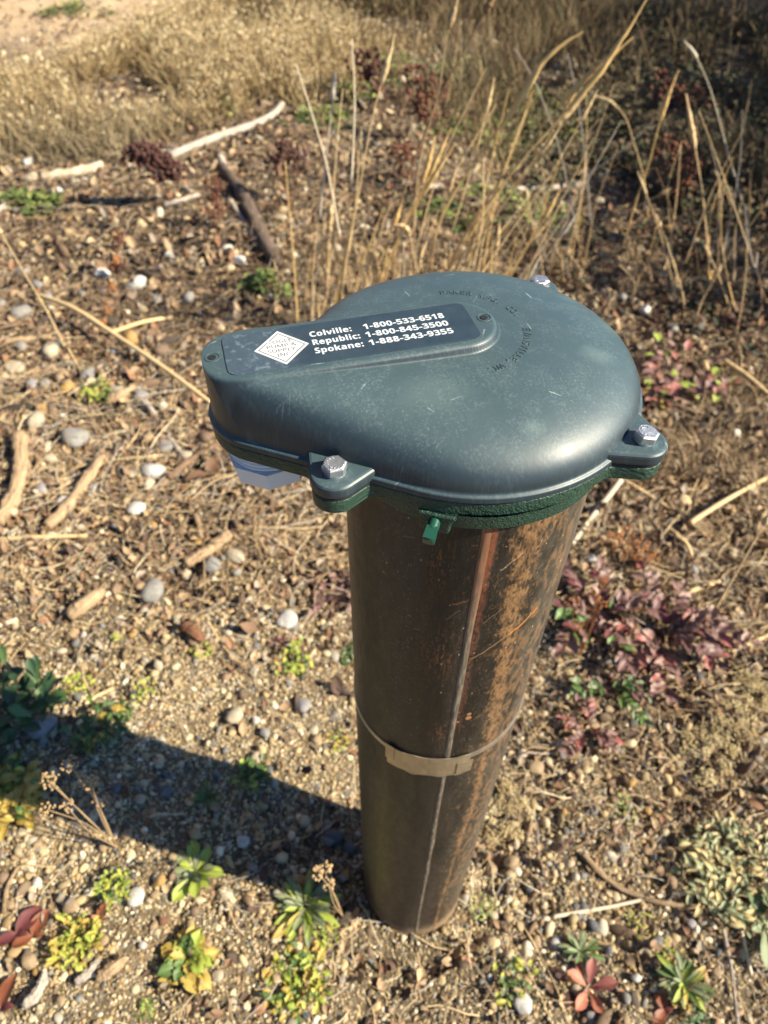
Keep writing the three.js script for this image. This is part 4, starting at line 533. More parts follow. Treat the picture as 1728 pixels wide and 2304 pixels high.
{ // long diagonals to the right
  const b = G(955, 790), t = thing('grass_clump', b, 'clump of the longest dry grass stalks, slanting up to the top right', 'grass clump');
  const L = [[[[1455, -12], [1395, 85], [1330, 178], [1160, 372], [1060, 520], [985, 660], [955, 770]], 'gold', 0.26], [[[1425, 82], [1300, 192], [1180, 335], [1080, 470], [1000, 620], [960, 770]], 'gold', 0.20], [[[1315, 78], [1270, 105], [1225, 145], [1165, 240], [1075, 362], [1000, 480], [950, 640], [930, 760]], 'gold', 0.26], [[[1318, 208], [1260, 268], [1180, 350], [1110, 440], [1030, 560], [970, 770]], 'straw', 0.10], [[[1245, 328], [1200, 362], [1160, 392], [1090, 490], [1010, 620], [975, 770]], 'straw', 0.05], [[[1120, -10], [1060, 100], [1010, 190], [960, 300], [900, 470], [880, 640]], 'brown', 0.05], [[[1085, 490], [1060, 540], [1010, 630], [985, 770]], 'straw', 0], [[[1030, 0], [1005, 90], [985, 220], [945, 360], [930, 540]], 'tan', 0.06], [[[1104, 470], [1106, 520], [1104, 600], [1085, 760]], 'gold', 0], [[[1125, 490], [1060, 545], [1020, 620], [1000, 770]], 'tan', 0]];
  for (const [pts, m, h] of L) stalk(t, b, pts, R(0.0032, 0.0040), dryM[m], h, { local: true });
  for (let i = 0; i < 30; i++) { const x = R(880, 1180), by = R(600, 770), l = R(120, 480), sl = R(0.1, 0.95), bw = R(-25, 25); stalk(t, b, [[x + l * sl, by - l], [x + l * sl * 0.55 + bw, by - l * 0.55], [x, by]], R(0.0018, 0.0028), dryM[pick(['straw', 'gold', 'straw', 'gold', 'tan', 'pale'])], rnd() < 0.4 ? 0.08 : 0, { local: true, depth: R(-0.3, 0.15) }); }
  for (let i = 0; i < 16; i++) { const x = R(930, 1100), l = R(50, 170), dx = R(-20, 90); stalk(t, b, [[x + dx, 760 - l], [x + dx * 0.4, 760 - l * 0.5], [x, 770]], R(0.0012, 0.002), dryM[pick(['straw', 'gold', 'tan', 'brown'])], 0, { local: true, depth: R(-0.12, 0.12) }); }
}
{ // loose stand at the right
  const b = G(1500, 690), t = thing('grass_clump', b, 'loose stand of thin dry stalks behind the cap towards the right edge', 'grass clump');
  for (let i = 0; i < 36; i++) { const x = R(1180, 1760), by = R(560, 800), l = R(90, 420), sl = R(-0.5, 0.5), bw = R(-25, 25); stalk(t, b, [[x + l * sl, by - l], [x + l * sl * 0.55 + bw, by - l * 0.55], [x, by]], R(0.0016, 0.0026), dryM[pick(['straw', 'gold', 'straw', 'tan', 'brown', 'grey'])], rnd() < 0.3 ? 0.08 : 0, { local: true, depth: R(-0.3, 0.25) }); }
}
const RS_ = [ // single stalks on the right
  [[[1528, 152], [1508, 200], [1488, 262], [1462, 360], [1432, 450], [1400, 560]], 'gold', 0.16, 'thick golden seed stalk leaning right, in front of the shaded shrubs'], [[[1543, 211], [1556, 290], [1570, 370], [1582, 450], [1596, 610]], 'straw', 0.18, 'bright straight seed stalk leaning left, right of the golden one'],
  [[[1543, 85], [1570, 120], [1600, 190], [1640, 340], [1668, 440], [1690, 540]], 'pale', 0.08, 'long pale arching stalk at the upper right'], [[[1333, 215], [1375, 232], [1405, 262], [1425, 320], [1448, 400], [1460, 500]], 'straw', 0.10, 'arching stalk with a drooping pale tip right of the diagonals'],
  [[[1473, 272], [1430, 315], [1380, 355], [1290, 418], [1240, 470]], 'pale', 0, 'pale stalk lying diagonally across the middle right'], [[[1280, 110], [1295, 180], [1308, 260], [1322, 400], [1330, 520]], 'grey', 0, 'thin grey stalk crossing behind the diagonals'],
  [[[1160, 105], [1200, 170], [1232, 250], [1262, 345], [1300, 540]], 'grey', 0, 'grey drooping stalk left of the long diagonals'], [[[1510, 425], [1440, 462], [1370, 496], [1320, 535]], 'straw', 0.04, 'short straw stalk slanting above the cap on its right'],
  [[[1740, 418], [1660, 440], [1600, 462], [1500, 500], [1430, 530]], 'tan', 0, 'long thin stalk slanting in from the right edge'], [[[1605, 383], [1622, 415], [1640, 452], [1650, 520]], 'straw', 0.09, 'short thick seed spike between the right-hand stalks'],
  [[[1690, 380], [1688, 450], [1684, 520], [1676, 610]], 'tan', 0, 'upright tan stalk near the right edge'], [[[1725, 320], [1718, 400], [1708, 500], [1696, 610]], 'brown', 0, 'upright brown stalk at the right edge'],
  [[[1740, 440], [1690, 505], [1650, 560], [1600, 640]], 'straw', 0.05, 'straw stalk leaning to the right edge above the pink-leaved plant'], [[[1182, 425], [1196, 500], [1212, 560], [1225, 640]], 'straw', 0.04, 'short straw stalk behind the rear of the cap'],
  [[[1475, 480], [1495, 530], [1515, 580], [1525, 660]], 'straw', 0.05, 'short stalk with a bent tip behind the cap on the right'], [[[1503, 545], [1520, 600], [1538, 670], [1540, 720]], 'straw', 0, 'stout straw stalk just right of the cap'],
  [[[1588, 545], [1612, 600], [1632, 660], [1648, 720]], 'straw', 0.04, 'leaning stalk above the pink-leaved plant'], [[[1623, 594], [1600, 640], [1578, 680], [1560, 740]], 'straw', 0.04, 'thick bent stalk crossing above the pink-leaved plant'],
  [[[1680, 560], [1678, 620], [1670, 680], [1655, 760]], 'straw', 0, 'upright straw stalk right of the pink-leaved plant'], [[[1721, 1174], [1690, 1228], [1655, 1290], [1596, 1392]], 'straw', 0.03, 'leaning bare stalk at the right edge above the cushion plants'],
  [[[-5, 515], [25, 565], [60, 625], [104, 698], [150, 790]], 'straw', 0.02, 'broken stalk reaching in from the left edge'], [[[1172, 2076], [1200, 2125], [1235, 2190], [1262, 2250], [1290, 2330]], 'straw', 0.05, 'fine seed stalk in front at the bottom, left of the red-leaved weed'], [[[1138, 2108], [1180, 2170], [1215, 2240], [1245, 2310]], 'straw', 0, 'second fine stalk at the bottom, further left'],
  [[[1740, 2018], [1680, 2075], [1600, 2160], [1540, 2230], [1480, 2310]], 'orange', 0, 'thin orange-brown stalk crossing the lower right corner'], [[[1615, 2205], [1580, 2240], [1545, 2270], [1500, 2310]], 'orange', 0.02, 'thin branched seed stalk at the bottom right edge'],
  [[[1655, -5], [1648, 60], [1640, 140], [1635, 230]], 'tan', 0, 'upright stalk in the dense growth at the top right'], [[[1100, 215], [1075, 290], [1060, 350], [1040, 420]], 'brown', 0, 'thin brown stalk behind the diagonals on the left'], [[[945, 70], [935, 110], [932, 140], [930, 190]], 'pale', 0, 'short pale stub standing in the upper middle'], [[[1420, 20], [1440, 70], [1455, 120], [1480, 200]], 'tan', 0, 'thin tan stalk at the top right leaning left'],
];
for (const [pts, m, h, l] of RS_) { const last = pts[pts.length - 1], b = G(...last), t = thing('grass_stalk', b, l, 'grass stalk', 'single dry stalks'); stalk(t, b, pts, pts[0][1] > 1900 ? 0.0008 : R(0.0026, 0.0036), dryM[m], h, { local: true }); }
// ---------------------------------------------------------------- logs, sticks, straws lying on the ground
const barkT = texData(256, 512, (u, v) => { const g = fbm(u * 26, v * 5, 5, 3), c = vn(u * 60, v * 9, 5), b = fbm(u * 5, v * 5, 4, 9); const k = 0.42 + 0.7 * g - 0.35 * sst(0.78, 0.95, c) + 0.2 * (b - 0.5); return [k, k * 0.96, k * 0.9]; }, true); barkT.repeat.set(1, 6);
const wood = (c) => new THREE.MeshStandardMaterial({ map: barkT, color: lin(c), roughness: 0.85, bumpMap: barkT, bumpScale: 0.006 });
const WD = { grey: wood([0.58, 0.52, 0.46]), white: wood([0.80, 0.68, 0.50]), tan: wood([0.50, 0.36, 0.22]), brown: wood([0.26, 0.17, 0.11]), char: wood([0.15, 0.11, 0.085]), red: wood([0.24, 0.115, 0.06]), straw: dryM.straw, pale: dryM.pale };
function lying(name, cat, pts, thick, m, label, group, o = {}) {
  const q = pts.map(([x, y, up]) => { const g = G(x, y); g.y += thick * pxm(g) * 0.4 + 0.007 + (up ?? 0); return g; }); if (q.length < 3) { const md = q[0].clone().lerp(q[1], 0.5); md.y = Math.max(md.y, gh(md.x, md.z)); md.x += R(-0.01, 0.01); q.splice(1, 0, md); }
  const r = thick * pxm(q[0]) / 2, org = q[0].clone(); const g = tubeGeo(q.map((v) => v.sub(org)), r, r * (o.end ?? 0.8), 18, thick > 8 ? 9 : 5, o.wob ?? 0.45, o.prof); const s = single(name, g, m, label, cat, group); s.position.copy(org); return s;
}
lying('log', 'log', [[386, 362], [440, 340], [495, 318], [583, 286], [622, 264], [636, 246]], 19, WD.grey, 'curved bleached grey log in the upper left, its end turned up', undefined, { end: 0.85, wob: 0.12 });
lying('log', 'log', [[98, 412], [165, 402], [236, 386]], 21, WD.white, 'short pale broken log near the left edge', undefined, { end: 1.1 });
lying('log', 'log', [[503, 392], [548, 455], [578, 520], [622, 605]], 24, WD.char, 'charred dark log left of the tall grass', undefined, { end: 1.15, wob: 0.6 });
lying('stick', 'stick', [[520, 462], [548, 505], [580, 550]], 13, WD.grey, 'bleached stick lying along the charred log');
lying('stick', 'stick', [[497, 365], [506, 385], [520, 412]], 17, WD.grey, 'short grey stub at the upper end of the charred log');
lying('stick', 'stick', [[-6, 486], [40, 456], [87, 424]], 13, WD.grey, 'grey stick at the left edge below the pale log');
lying('stick', 'stick', [[372, 470], [410, 462], [452, 446]], 12, WD.grey, 'grey stick lying right of the dock heads');
lying('stick', 'stick', [[1136, 438], [1220, 436], [1314, 424]], 17, WD.grey, 'bleached grey branch lying behind the diagonal stalks');
lying('stick', 'stick', [[900, 420], [950, 428], [1004, 427]], 13, WD.grey, 'grey stick left of the bleached branch behind the grass');
lying('stick', 'stick', [[15, 780], [60, 774], [120, 768]], 17, WD.tan, 'light stick under the cream stone at the left edge');
lying('stick', 'stick', [[52, 995], [55, 1060], [40, 1130], [0, 1190]], 36, WD.tan, 'thick weathered stick running down the left side', undefined, { wob: 0.6 });
lying('stick', 'stick', [[236, 1044], [205, 1085], [150, 1160], [112, 1195]], 28, WD.tan, 'second weathered stick right of the thick one', undefined, { wob: 0.6 });
lying('stick', 'stick', [[245, 915], [276, 900], [308, 884]], 24, WD.tan, 'short chunk of pale wood below the green moss', undefined, { wob: 0.5 });
lying('stick', 'stick', [[420, 1280], [468, 1252], [520, 1212]], 25, WD.tan, 'tan wood fragment above the dark hollow left of the pipe', undefined, { end: 1.2 });
lying('stick', 'stick', [[300, 880], [345, 935], [395, 1010], [430, 1050]], 15, WD.grey, 'greyish stick pointing at the cap arm from the left');
lying('stick', 'stick', [[380, 1085], [432, 1045], [500, 1005]], 18, WD.brown, 'dark stick under the white plug');
lying('stick', 'stick', [[390, 1120], [440, 1165], [455, 1220]], 12, WD.tan, 'bent brown twig below the white plug');
const CHIP = { wob: 0.55, prof: (t) => 0.45 + 0.75 * Math.pow(Math.sin(Math.PI * clamp(0.06 + 0.88 * t)), 0.55) };
lying('stick', 'stick', [[415, 1416], [438, 1432], [462, 1450]], 26, WD.red, 'reddish brown wood chip in the dark hollow left of the pipe', undefined, CHIP);
lying('stick', 'stick', [[160, 1400], [200, 1368], [240, 1340]], 34, WD.tan, 'broad grey-tan slab of wood in the litter on the left', undefined, { ...CHIP, wob: 0.3 });
lying('stick', 'stick', [[225, 2205], [258, 2182], [288, 2160]], 27, WD.tan, 'tan stick at the lower left beside a yellow-green weed', undefined, CHIP);
lying('stick', 'stick', [[175, 2215], [205, 2190], [228, 2160]], 18, WD.grey, 'grey stick parallel to the tan one at the lower left', undefined, CHIP);
lying('stick', 'stick', [[60, 2270], [95, 2230], [108, 2190]], 24, WD.grey, 'short grey wood piece in the lower left corner', undefined, CHIP);
lying('stick', 'stick', [[15, 2060], [22, 2000], [45, 1955]], 10, WD.tan, 'slender twig at the lower left edge');
lying('twig', 'twig', [[1310, 1926], [1345, 1965], [1393, 2002], [1440, 2022], [1483, 2035], [1557, 2044], [1664, 2034]], 13, WD.tan, 'long crooked twig in the lower right, below the woolly plant', undefined, { end: 0.6 });
lying('twig', 'twig', [[1622, 2095], [1640, 2180], [1655, 2310]], 10, WD.grey, 'grey twig running to the bottom edge on the right');
const SGR = 'loose straws lying on the ground';
for (const [p, th, m, l] of [[[[1244, 2065], [1360, 2045], [1485, 2018]], 9, 'pale', 'long white straw lying across gravel in the lower right'], [[[1512, 2016], [1550, 2014], [1590, 2024]], 9, 'pale', 'short white straw beside the crooked twig'], [[[1638, 1978], [1655, 2060], [1685, 2195]], 9, 'pale', 'upright white straw in front of the woolly plant'],
  [[[104, 700, 0.04], [180, 735, 0.05], [280, 795, 0.04], [380, 858, 0.03], [476, 920, 0.01]], 11, 'straw', 'long broken straw slanting down to the cap arm'], [[[108, 705], [150, 780], [198, 868]], 6, 'straw', 'thin straw crossing under the broken straw at the left'], [[[-5, 1222], [90, 1216], [200, 1213]], 11, 'straw', 'pale straw at the left edge level with the cap bolt'], [[[255, 770, 0.02], [330, 745, 0.02], [390, 722]], 10, 'straw', 'straw lying right of the orange stone'],
  [[[60, 1095], [160, 1082], [245, 1068]], 7, 'straw', 'thin straw crossing both weathered sticks'], [[[1620, 837, 0.02], [1670, 865, 0.02], [1735, 905]], 13, 'straw', 'thick straw at the right edge level with the right bolt'], [[[1582, 823], [1592, 860], [1602, 896]], 13, 'straw', 'stubby straw beside the pink-leaved plant'], [[[1541, 1200, 0.03], [1620, 1150, 0.03], [1740, 1080, 0.02]], 12, 'straw', 'straw slanting to the right edge above the purple shrub'], [[[1512, 1223, 0.02], [1535, 1240, 0.02], [1555, 1262]], 9, 'straw', 'kinked lower end of a straw above the purple shrub'], [[[1400, 1085], [1480, 1135], [1560, 1190]], 9, 'straw', 'straw lying right of the cast base of the cap'], [[[1390, 1100, 0.02], [1330, 1170], [1285, 1232]], 13, 'pale', 'broad dry blade right of the pipe below the cap'], [[[1525, 1345], [1570, 1330], [1615, 1315]], 12, 'straw', 'straw pointing left beside the purple shrub'], [[[1640, 1470], [1690, 1450], [1735, 1430]], 10, 'straw', 'short straw at the right edge near the cushion plants'], [[[0, 1415], [30, 1405], [44, 1400]], 11, 'pale', 'pale straw end at the left edge above the dark weed'], [[[195, 1590], [225, 1570], [258, 1555]], 9, 'straw', 'short straw lying over the green sprig in the shadow'], [[[470, 1405], [505, 1460], [545, 1500]], 5, 'straw', 'curved straw beside the yellow-green sprig'], [[[650, 1130], [645, 1230], [705, 1320]], 5, 'straw', 'fine straw left of the pipe under the cap']])
  lying('straw', 'straw', p, th, dryM[m], l, undefined, { wob: 0.1 });
for (const [x, y, r, c, l] of [[44, 2105, 60, ['maroon', 'rust'], 'dark red curled leaves in the lower left corner'], [80, 2110, 58, ['rust', 'brown'], 'brown curled leaf beside the tan stone at the lower left'], [10, 2270, 60, ['rust', 'maroon'], 'dark red leaf at the very lower left corner'], [226, 2068, 34, ['salmon', 'rust'], 'curled red leaf above the bushy yellow-green weed'], [1490, 2275, 46, ['maroon', 'rust'], 'dark red leaf at the bottom edge on the right'], [470, 1075, 60, ['brown', 'maroon'], 'dark purple-brown dead leaf below the white plug']]) rosette(x, y, r, { n: 3, leaf: 'broad', c, el: [0.1, 0.5], name: 'fallen_leaf', cat: 'leaf', tr: 0.1, label: l });
// ---------------------------------------------------------------- uncountable cover: straw, dead leaves, dry grass, green patches
{
  const mtx = new THREE.Matrix4(), qt = new THREE.Quaternion(), eu = new THREE.Euler();
  const blade = (w, bend, n = 4) => { const P = [], I = []; for (let i = 0; i <= n; i++) { const t = i / n, y = t * (1 - 0.25 * bend * t), z = bend * t * t * 0.6, ww = w * (1 - 0.85 * t * t); P.push(-ww, y, z, ww, y, z); } for (let i = 0; i < n; i++) { const a = i * 2; I.push(a, a + 1, a + 2, a + 1, a + 3, a + 2); } const g = new THREE.BufferGeometry(); g.setAttribute('position', new THREE.Float32BufferAttribute(P, 3)); g.setIndex(I); g.computeVertexNormals(); return g; };
  const wm = new THREE.MeshStandardMaterial({ roughness: 0.8, side: THREE.DoubleSide });
  const col = (cs) => { const c = pick(cs), k = R(0.7, 1.25); return lin([c[0] * k, c[1] * k, c[2] * k]); };
  // straws and bits of stem lying about
  const strawL = [[0.55, 0.42, 0.23], [0.46, 0.33, 0.18], [0.33, 0.22, 0.12], [0.22, 0.145, 0.085], [0.60, 0.50, 0.33], [0.38, 0.33, 0.27]];
  const strawFar = [[0.34, 0.24, 0.13], [0.26, 0.175, 0.095], [0.20, 0.13, 0.075], [0.15, 0.10, 0.06], [0.40, 0.31, 0.20], [0.25, 0.21, 0.17]];  // darker straw tones for the ground further back
  const lie = (n, x0, x1, z0, z1, l0, l1, keepF, cs, tilt = 0.22) => { const o = []; for (let i = 0; i < n; i++) { const x = R(x0, x1), z = R(z0, z1); if (rnd() > keepF(x, z) || Math.hypot(x, z) < 0.1) continue; const L = mix(l0, l1, Math.pow(rnd(), 2.2)); eu.set(Math.PI / 2 + R(-tilt, tilt), 0, R(0, 6.28), 'YXZ'); eu.y = R(0, 6.28); qt.setFromEuler(eu); mtx.compose(V(x, gh(x, z) + R(0.001, 0.009 + 0.03 * tilt), z), qt, V(0.7 + L * 6, L, L)); o.push([mtx.clone(), col(z < -1.1 ? strawFar : cs)]); } return o; };
  const blG = [0, 1, 2].map((k) => { const p = []; for (let i = 0; i <= 3; i++) p.push(V(0.05 * Math.sin(i * 2 + k), i / 3, 0.06 * Math.cos(i * 1.7 + k))); return keep(tubeGeo(p, 0.0011, 0.0008, 4, 4)); });
  // real thickness: radius in metres is set by x-scale, so the z-scale of the thin tube follows it
  const strawList = [lie(34000, -1.6, 1.2, -1.6, 0.35, 0.012, 0.085, (x, z) => 0.05 + 0.95 * litterAt(x, z), strawL), lie(30000, -2.6, 1.8, -3.4, -0.6, 0.02, 0.16, (x, z) => 0.2 + 0.8 * litterAt(x, z), strawL, 0.3), lie(9000, -4, 3.5, -4.5, 2, 0.02, 0.14, (x, z) => (x > -1.3 && x < 1 && z > -1.2 && z < 0.35 ? 0 : 0.3 + 0.6 * litterAt(x, z)), strawL, 0.3)].flat();
  const third = Math.ceil(strawList.length / 3); const fix = (l) => l.map(([m, c]) => { const p = V(), q = new THREE.Quaternion(), s = V(); m.decompose(p, q, s); return [new THREE.Matrix4().compose(p, q, V(0.7 + 0.9 * sst(0.02, 0.14, s.y), s.y, 0.7 + 0.9 * sst(0.02, 0.14, s.y))), c]; });
  const blN = [0, 1, 2].map((k) => { const p = []; for (let i = 0; i <= 3; i++) p.push(V(0.0035 * Math.sin(i * 2 + k), i / 3, 0.005 * Math.cos(i * 1.7 + k))); return keep(tubeGeo(p, 0.0011, 0.0007, 4, 4)); });
  for (let k = 0; k < 3; k++) stuffInst(numbered('straw_litter'), blN[k], wm, fix(strawList.slice(k * third, (k + 1) * third)), 'thin broken straw and twig litter scattered over the ground', 'straw litter');
  // dead leaves
  const dl = [0, 1, 2].map((k) => { const g = leafGeo(0.3, { k, curl: [0.9, 0.5, -0.6][k], fold: 0.6, wave: 0.5, n: 5 }); return g; });
  const dlc = [[0.22, 0.14, 0.08], [0.16, 0.095, 0.055], [0.34, 0.235, 0.135], [0.09, 0.052, 0.034], [0.40, 0.29, 0.17], [0.23, 0.12, 0.065], [0.30, 0.24, 0.18], [0.28, 0.19, 0.11]];
  dl.forEach((g, k) => { const o = []; for (let i = 0; i < 12500; i++) { const out = i > 9500, far = i > 5600, x = out ? R(-4, 3.5) : far ? R(-2.6, 1.9) : R(-1.4, 1.1), z = out ? R(-4.5, 2) : far ? R(-3.6, -0.9) : R(-1.3, 0.3); if (rnd() > 0.04 + 0.8 * litterAt(x, z) || Math.hypot(x, z) < 0.12) continue; const s = R(0.007, far ? 0.045 : 0.028); eu.set(R(-0.5, 0.5), R(0, 6.28), R(-0.5, 0.5)); qt.setFromEuler(eu); mtx.compose(V(x, gh(x, z) + R(0.001, 0.014), z), qt, V(s, s, s)); o.push([mtx.clone(), col(dlc)]); } stuffInst(numbered('leaf_litter'), g, wm, o, 'crumbled brown dead leaves strewn over the ground', 'leaf litter'); });
  const lg = [[386, 362], [440, 340], [495, 318], [583, 286], [640, 250], [100, 412], [165, 402], [236, 390]].map(([x, y]) => G(x, y)), nearLog = (x, z) => lg.some((q) => Math.abs(q.x - x) < 0.16 && z > q.z - 0.05 && z < q.z + 0.4);
  // crumbs of dark soil and rotted wood between the litter
  { const o = []; for (let i = 0; i < 9000; i++) { const far = i > 4500, x = far ? R(-2.6, 1.8) : R(-1.3, 1.0), z = far ? R(-3.4, -0.9) : R(-1.2, 0.35); if (rnd() > 0.03 + 0.9 * litterAt(x, z) || Math.hypot(x, z) < 0.12) continue; const s = mix(0.004, far ? 0.022 : 0.014, Math.pow(rnd(), 1.8)); eu.set(R(0, 6.3), R(0, 6.3), R(0, 6.3)); qt.setFromEuler(eu); mtx.compose(V(x, gh(x, z) + s * R(0, 0.6), z), qt, V(s * R(0.8, 2.2), s * 0.8, s)); o.push([mtx.clone(), col([[0.13, 0.085, 0.05], [0.08, 0.052, 0.034], [0.19, 0.125, 0.075], [0.26, 0.18, 0.11], [0.05, 0.036, 0.026]])]); } stuffInst('soil_crumbs', SGs[2], wm, o, 'crumbs of dark soil and rotted wood among the litter', 'soil'); }
  // standing grass in blobs given by photograph positions
  const tuft = (blobs, n, h0, h1, cs, w = 1, lean = 0.45, cut = 0.44) => { const o = []; for (const [px, py, rx, rz, k = 1] of blobs) { const c = G(px, py); for (let i = 0; i < n * k; i++) { const a = R(0, 6.28), r = Math.pow(rnd(), 0.6), x = c.x + Math.cos(a) * r * rx, z = c.z + Math.sin(a) * r * rz, h = R(h0, h1) * (1 - 0.5 * r * r); if (fbm(x * 3.2, z * 3.2, 3, 61) < cut || nearLog(x, z)) continue; eu.set(R(-lean, lean), R(0, 6.28), R(-lean, lean), 'YXZ'); qt.setFromEuler(eu); mtx.compose(V(x, gh(x, z) - 0.005, z), qt, V(w, h, h)); o.push([mtx.clone(), col(cs)]); } } return o; };
  const bg = [blade(0.0022, 0.5), blade(0.0018, 1.0), blade(0.0026, 0.2)];
  const gold = [[0.38, 0.28, 0.135], [0.31, 0.22, 0.10], [0.44, 0.34, 0.18], [0.25, 0.17, 0.085]];
  const A = [[560, 130, 0.95, 0.8, 1.5], [420, 200, 0.9, 0.7, 1.4], [250, 235, 0.7, 0.4, 0.9], [660, 75, 0.8, 0.8, 1.1], [90, 260, 0.7, 0.4, 0.7], [400, 130, 0.5, 0.4, 0.5], [570, 60, 0.7, 0.6, 0.6], [700, 150, 0.4, 0.5, 0.5]];
  bg.forEach((g, k) => stuffInst(numbered('dry_grass'), g, wm, tuft(A, 3000, 0.05, 0.24, gold, 1, 0.8, 0.47), 'fluffy pale golden dry grass patch in the sun at the upper left', 'dry grass'));
  { const o = [], fl = [[0.62, 0.50, 0.28], [0.55, 0.42, 0.22], [0.68, 0.57, 0.36], [0.48, 0.35, 0.18]]; for (const [px, py, rx, rz, k] of A) { const c = G(px, py); for (let i = 0; i < 2600 * k; i++) { const a = R(0, 6.28), r = Math.pow(rnd(), 0.6), x = c.x + Math.cos(a) * r * rx, z = c.z + Math.sin(a) * r * rz; if (fbm(x * 3.2, z * 3.2, 3, 61) < 0.50 || nearLog(x, z)) continue; eu.set(R(-1.2, 1.2), R(0, 6.28), R(-1.2, 1.2)); qt.setFromEuler(eu); const s = R(0.003, 0.008); mtx.compose(V(x, gh(x, z) + R(0.05, 0.24) * (1 - 0.5 * r * r), z), qt, V(s * 0.45, s * 1.6, s * 0.45)); o.push([mtx.clone(), col(fl)]); } } stuffInst('dry_seed_fluff', new THREE.IcosahedronGeometry(1, 0), wm, o, 'fluffy seed heads hanging over the golden dry grass at the upper left', 'dry grass'); }
  const Bz = [[60, 320, 0.7, 0.35, 1], [250, 310, 0.5, 0.3, 0.8], [170, 215, 0.6, 0.3, 0.4]];
  stuffInst(numbered('dry_grass'), bg[1], wm, tuft(Bz, 2600, 0.06, 0.22, [[0.30, 0.24, 0.14], [0.24, 0.19, 0.11], [0.36, 0.28, 0.16]]), 'greyer shorter dry grass below the golden patch', 'dry grass');
  const Cz = [[820, 45, 0.7, 0.8, 1], [1000, 20, 0.8, 0.8, 1], [1180, 40, 0.8, 0.8, 1], [1350, 60, 0.8, 0.9, 1.1], [1480, 90, 0.7, 0.8, 1.1], [1620, 70, 0.7, 0.8, 1.2], [1700, 160, 0.5, 0.7, 0.9], [1250, 190, 0.5, 0.6, 0.7], [1080, 260, 0.4, 0.5, 0.5], [760, 10, 0.9, 0.7, 0.8], [1400, 330, 0.4, 0.4, 0.5], [1620, 420, 0.4, 0.4, 0.5]];
  bg.forEach((g, k) => stuffInst(numbered('dry_grass'), g, wm, tuft(Cz, 560, 0.10, 0.50, [[0.20, 0.135, 0.065], [0.15, 0.10, 0.052], [0.11, 0.075, 0.042], [0.27, 0.20, 0.10], [0.11, 0.105, 0.05]], 1.2, 0.6, 0.46), 'tangled brown dry grass and weeds along the top of the picture', 'dry grass'));
  const Dz = [[690, 560, 0.22, 0.2, 0.8], [820, 640, 0.3, 0.2, 1.2], [1000, 640, 0.3, 0.25, 1], [1180, 600, 0.3, 0.3, 0.7], [1330, 640, 0.3, 0.3, 0.8], [1560, 640, 0.35, 0.35, 1.2], [1680, 700, 0.3, 0.35, 1.2], [1640, 900, 0.28, 0.3, 1.2], [1560, 1060, 0.25, 0.2, 1.0], [1420, 1060, 0.2, 0.16, 1.0], [1680, 1120, 0.2, 0.2, 0.7], [560, 1150, 0.2, 0.2, 0.5], [400, 1230, 0.18, 0.16, 0.5], [180, 960, 0.2, 0.2, 0.25], [1650, 1300, 0.2, 0.2, 0.6]];
  stuffInst(numbered('dry_grass'), bg[1], wm, tuft(Dz, 330, 0.04, 0.15, [[0.36, 0.25, 0.125], [0.25, 0.165, 0.085], [0.17, 0.11, 0.06], [0.44, 0.33, 0.18]], 0.8), 'short bent dry grass growing between the stones around the cap', 'dry grass');
  // low green cover
  const gl = LG.broad.map((g) => keep(g.clone())), green = (name, blobs, n, s0, s1, cs, hmax, label) => gl.forEach((g) => { const o = []; for (const [px, py, rx, rz, k = 1] of blobs) { const c = G(px, py); for (let i = 0; i < n * k; i++) { const a = R(0, 6.28), r = Math.sqrt(rnd()), x = c.x + Math.cos(a) * r * rx, z = c.z + Math.sin(a) * r * rz, s = R(s0, s1); if (fbm(x * 4, z * 4, 3, 66) < 0.42) continue; eu.set(R(-0.9, 0.4), R(0, 6.28), R(-0.5, 0.5), 'YXZ'); qt.setFromEuler(eu); mtx.compose(V(x, gh(x, z) + R(0, hmax) * (1 - r * r * 0.7), z), qt, V(s, s, s)); o.push([mtx.clone(), col(cs)]); } } stuffInst(numbered(name), g, wm, o, label, 'ground cover'); });
  const gc = [[0.10, 0.15, 0.035], [0.15, 0.19, 0.045], [0.07, 0.11, 0.03], [0.20, 0.22, 0.06]];
  green('ground_cover', [[570, 215, 0.3, 0.22], [520, 255, 0.25, 0.15, 0.7], [700, 270, 0.2, 0.15, 0.8], [740, 215, 0.25, 0.15, 0.6], [60, 470, 0.14, 0.1, 0.8], [600, 650, 0.08, 0.08, 0.5], [1115, 210, 0.35, 0.35], [1080, 330, 0.3, 0.25, 0.8], [1190, 290, 0.3, 0.3, 0.8], [880, 165, 0.3, 0.3, 0.6], [170, 25, 0.25, 0.12, 0.5], [1010, 500, 0.15, 0.12, 0.5], [1180, 480, 0.3, 0.2, 0.7]], 240, 0.012, 0.04, gc, 0.05, 'low green weeds and moss in patches behind the cap');
  green('ground_cover', [[1480, 230, 0.55, 0.55, 1.4], [1620, 260, 0.5, 0.5, 1.2], [1350, 300, 0.4, 0.45, 1], [1700, 330, 0.4, 0.4, 1], [1560, 360, 0.45, 0.35, 1], [1430, 430, 0.35, 0.3, 0.8], [1300, 400, 0.35, 0.3, 0.7], [1660, 460, 0.35, 0.35, 0.9], [1640, 120, 0.6, 0.6, 1.2], [1480, 90, 0.5, 0.6, 0.8]], 420, 0.012, 0.045, [[0.06, 0.075, 0.032], [0.085, 0.09, 0.04], [0.13, 0.10, 0.05], [0.11, 0.10, 0.045], [0.15, 0.10, 0.055], [0.10, 0.065, 0.035]], 0.18, 'dark green weeds growing in the shade at the upper right');
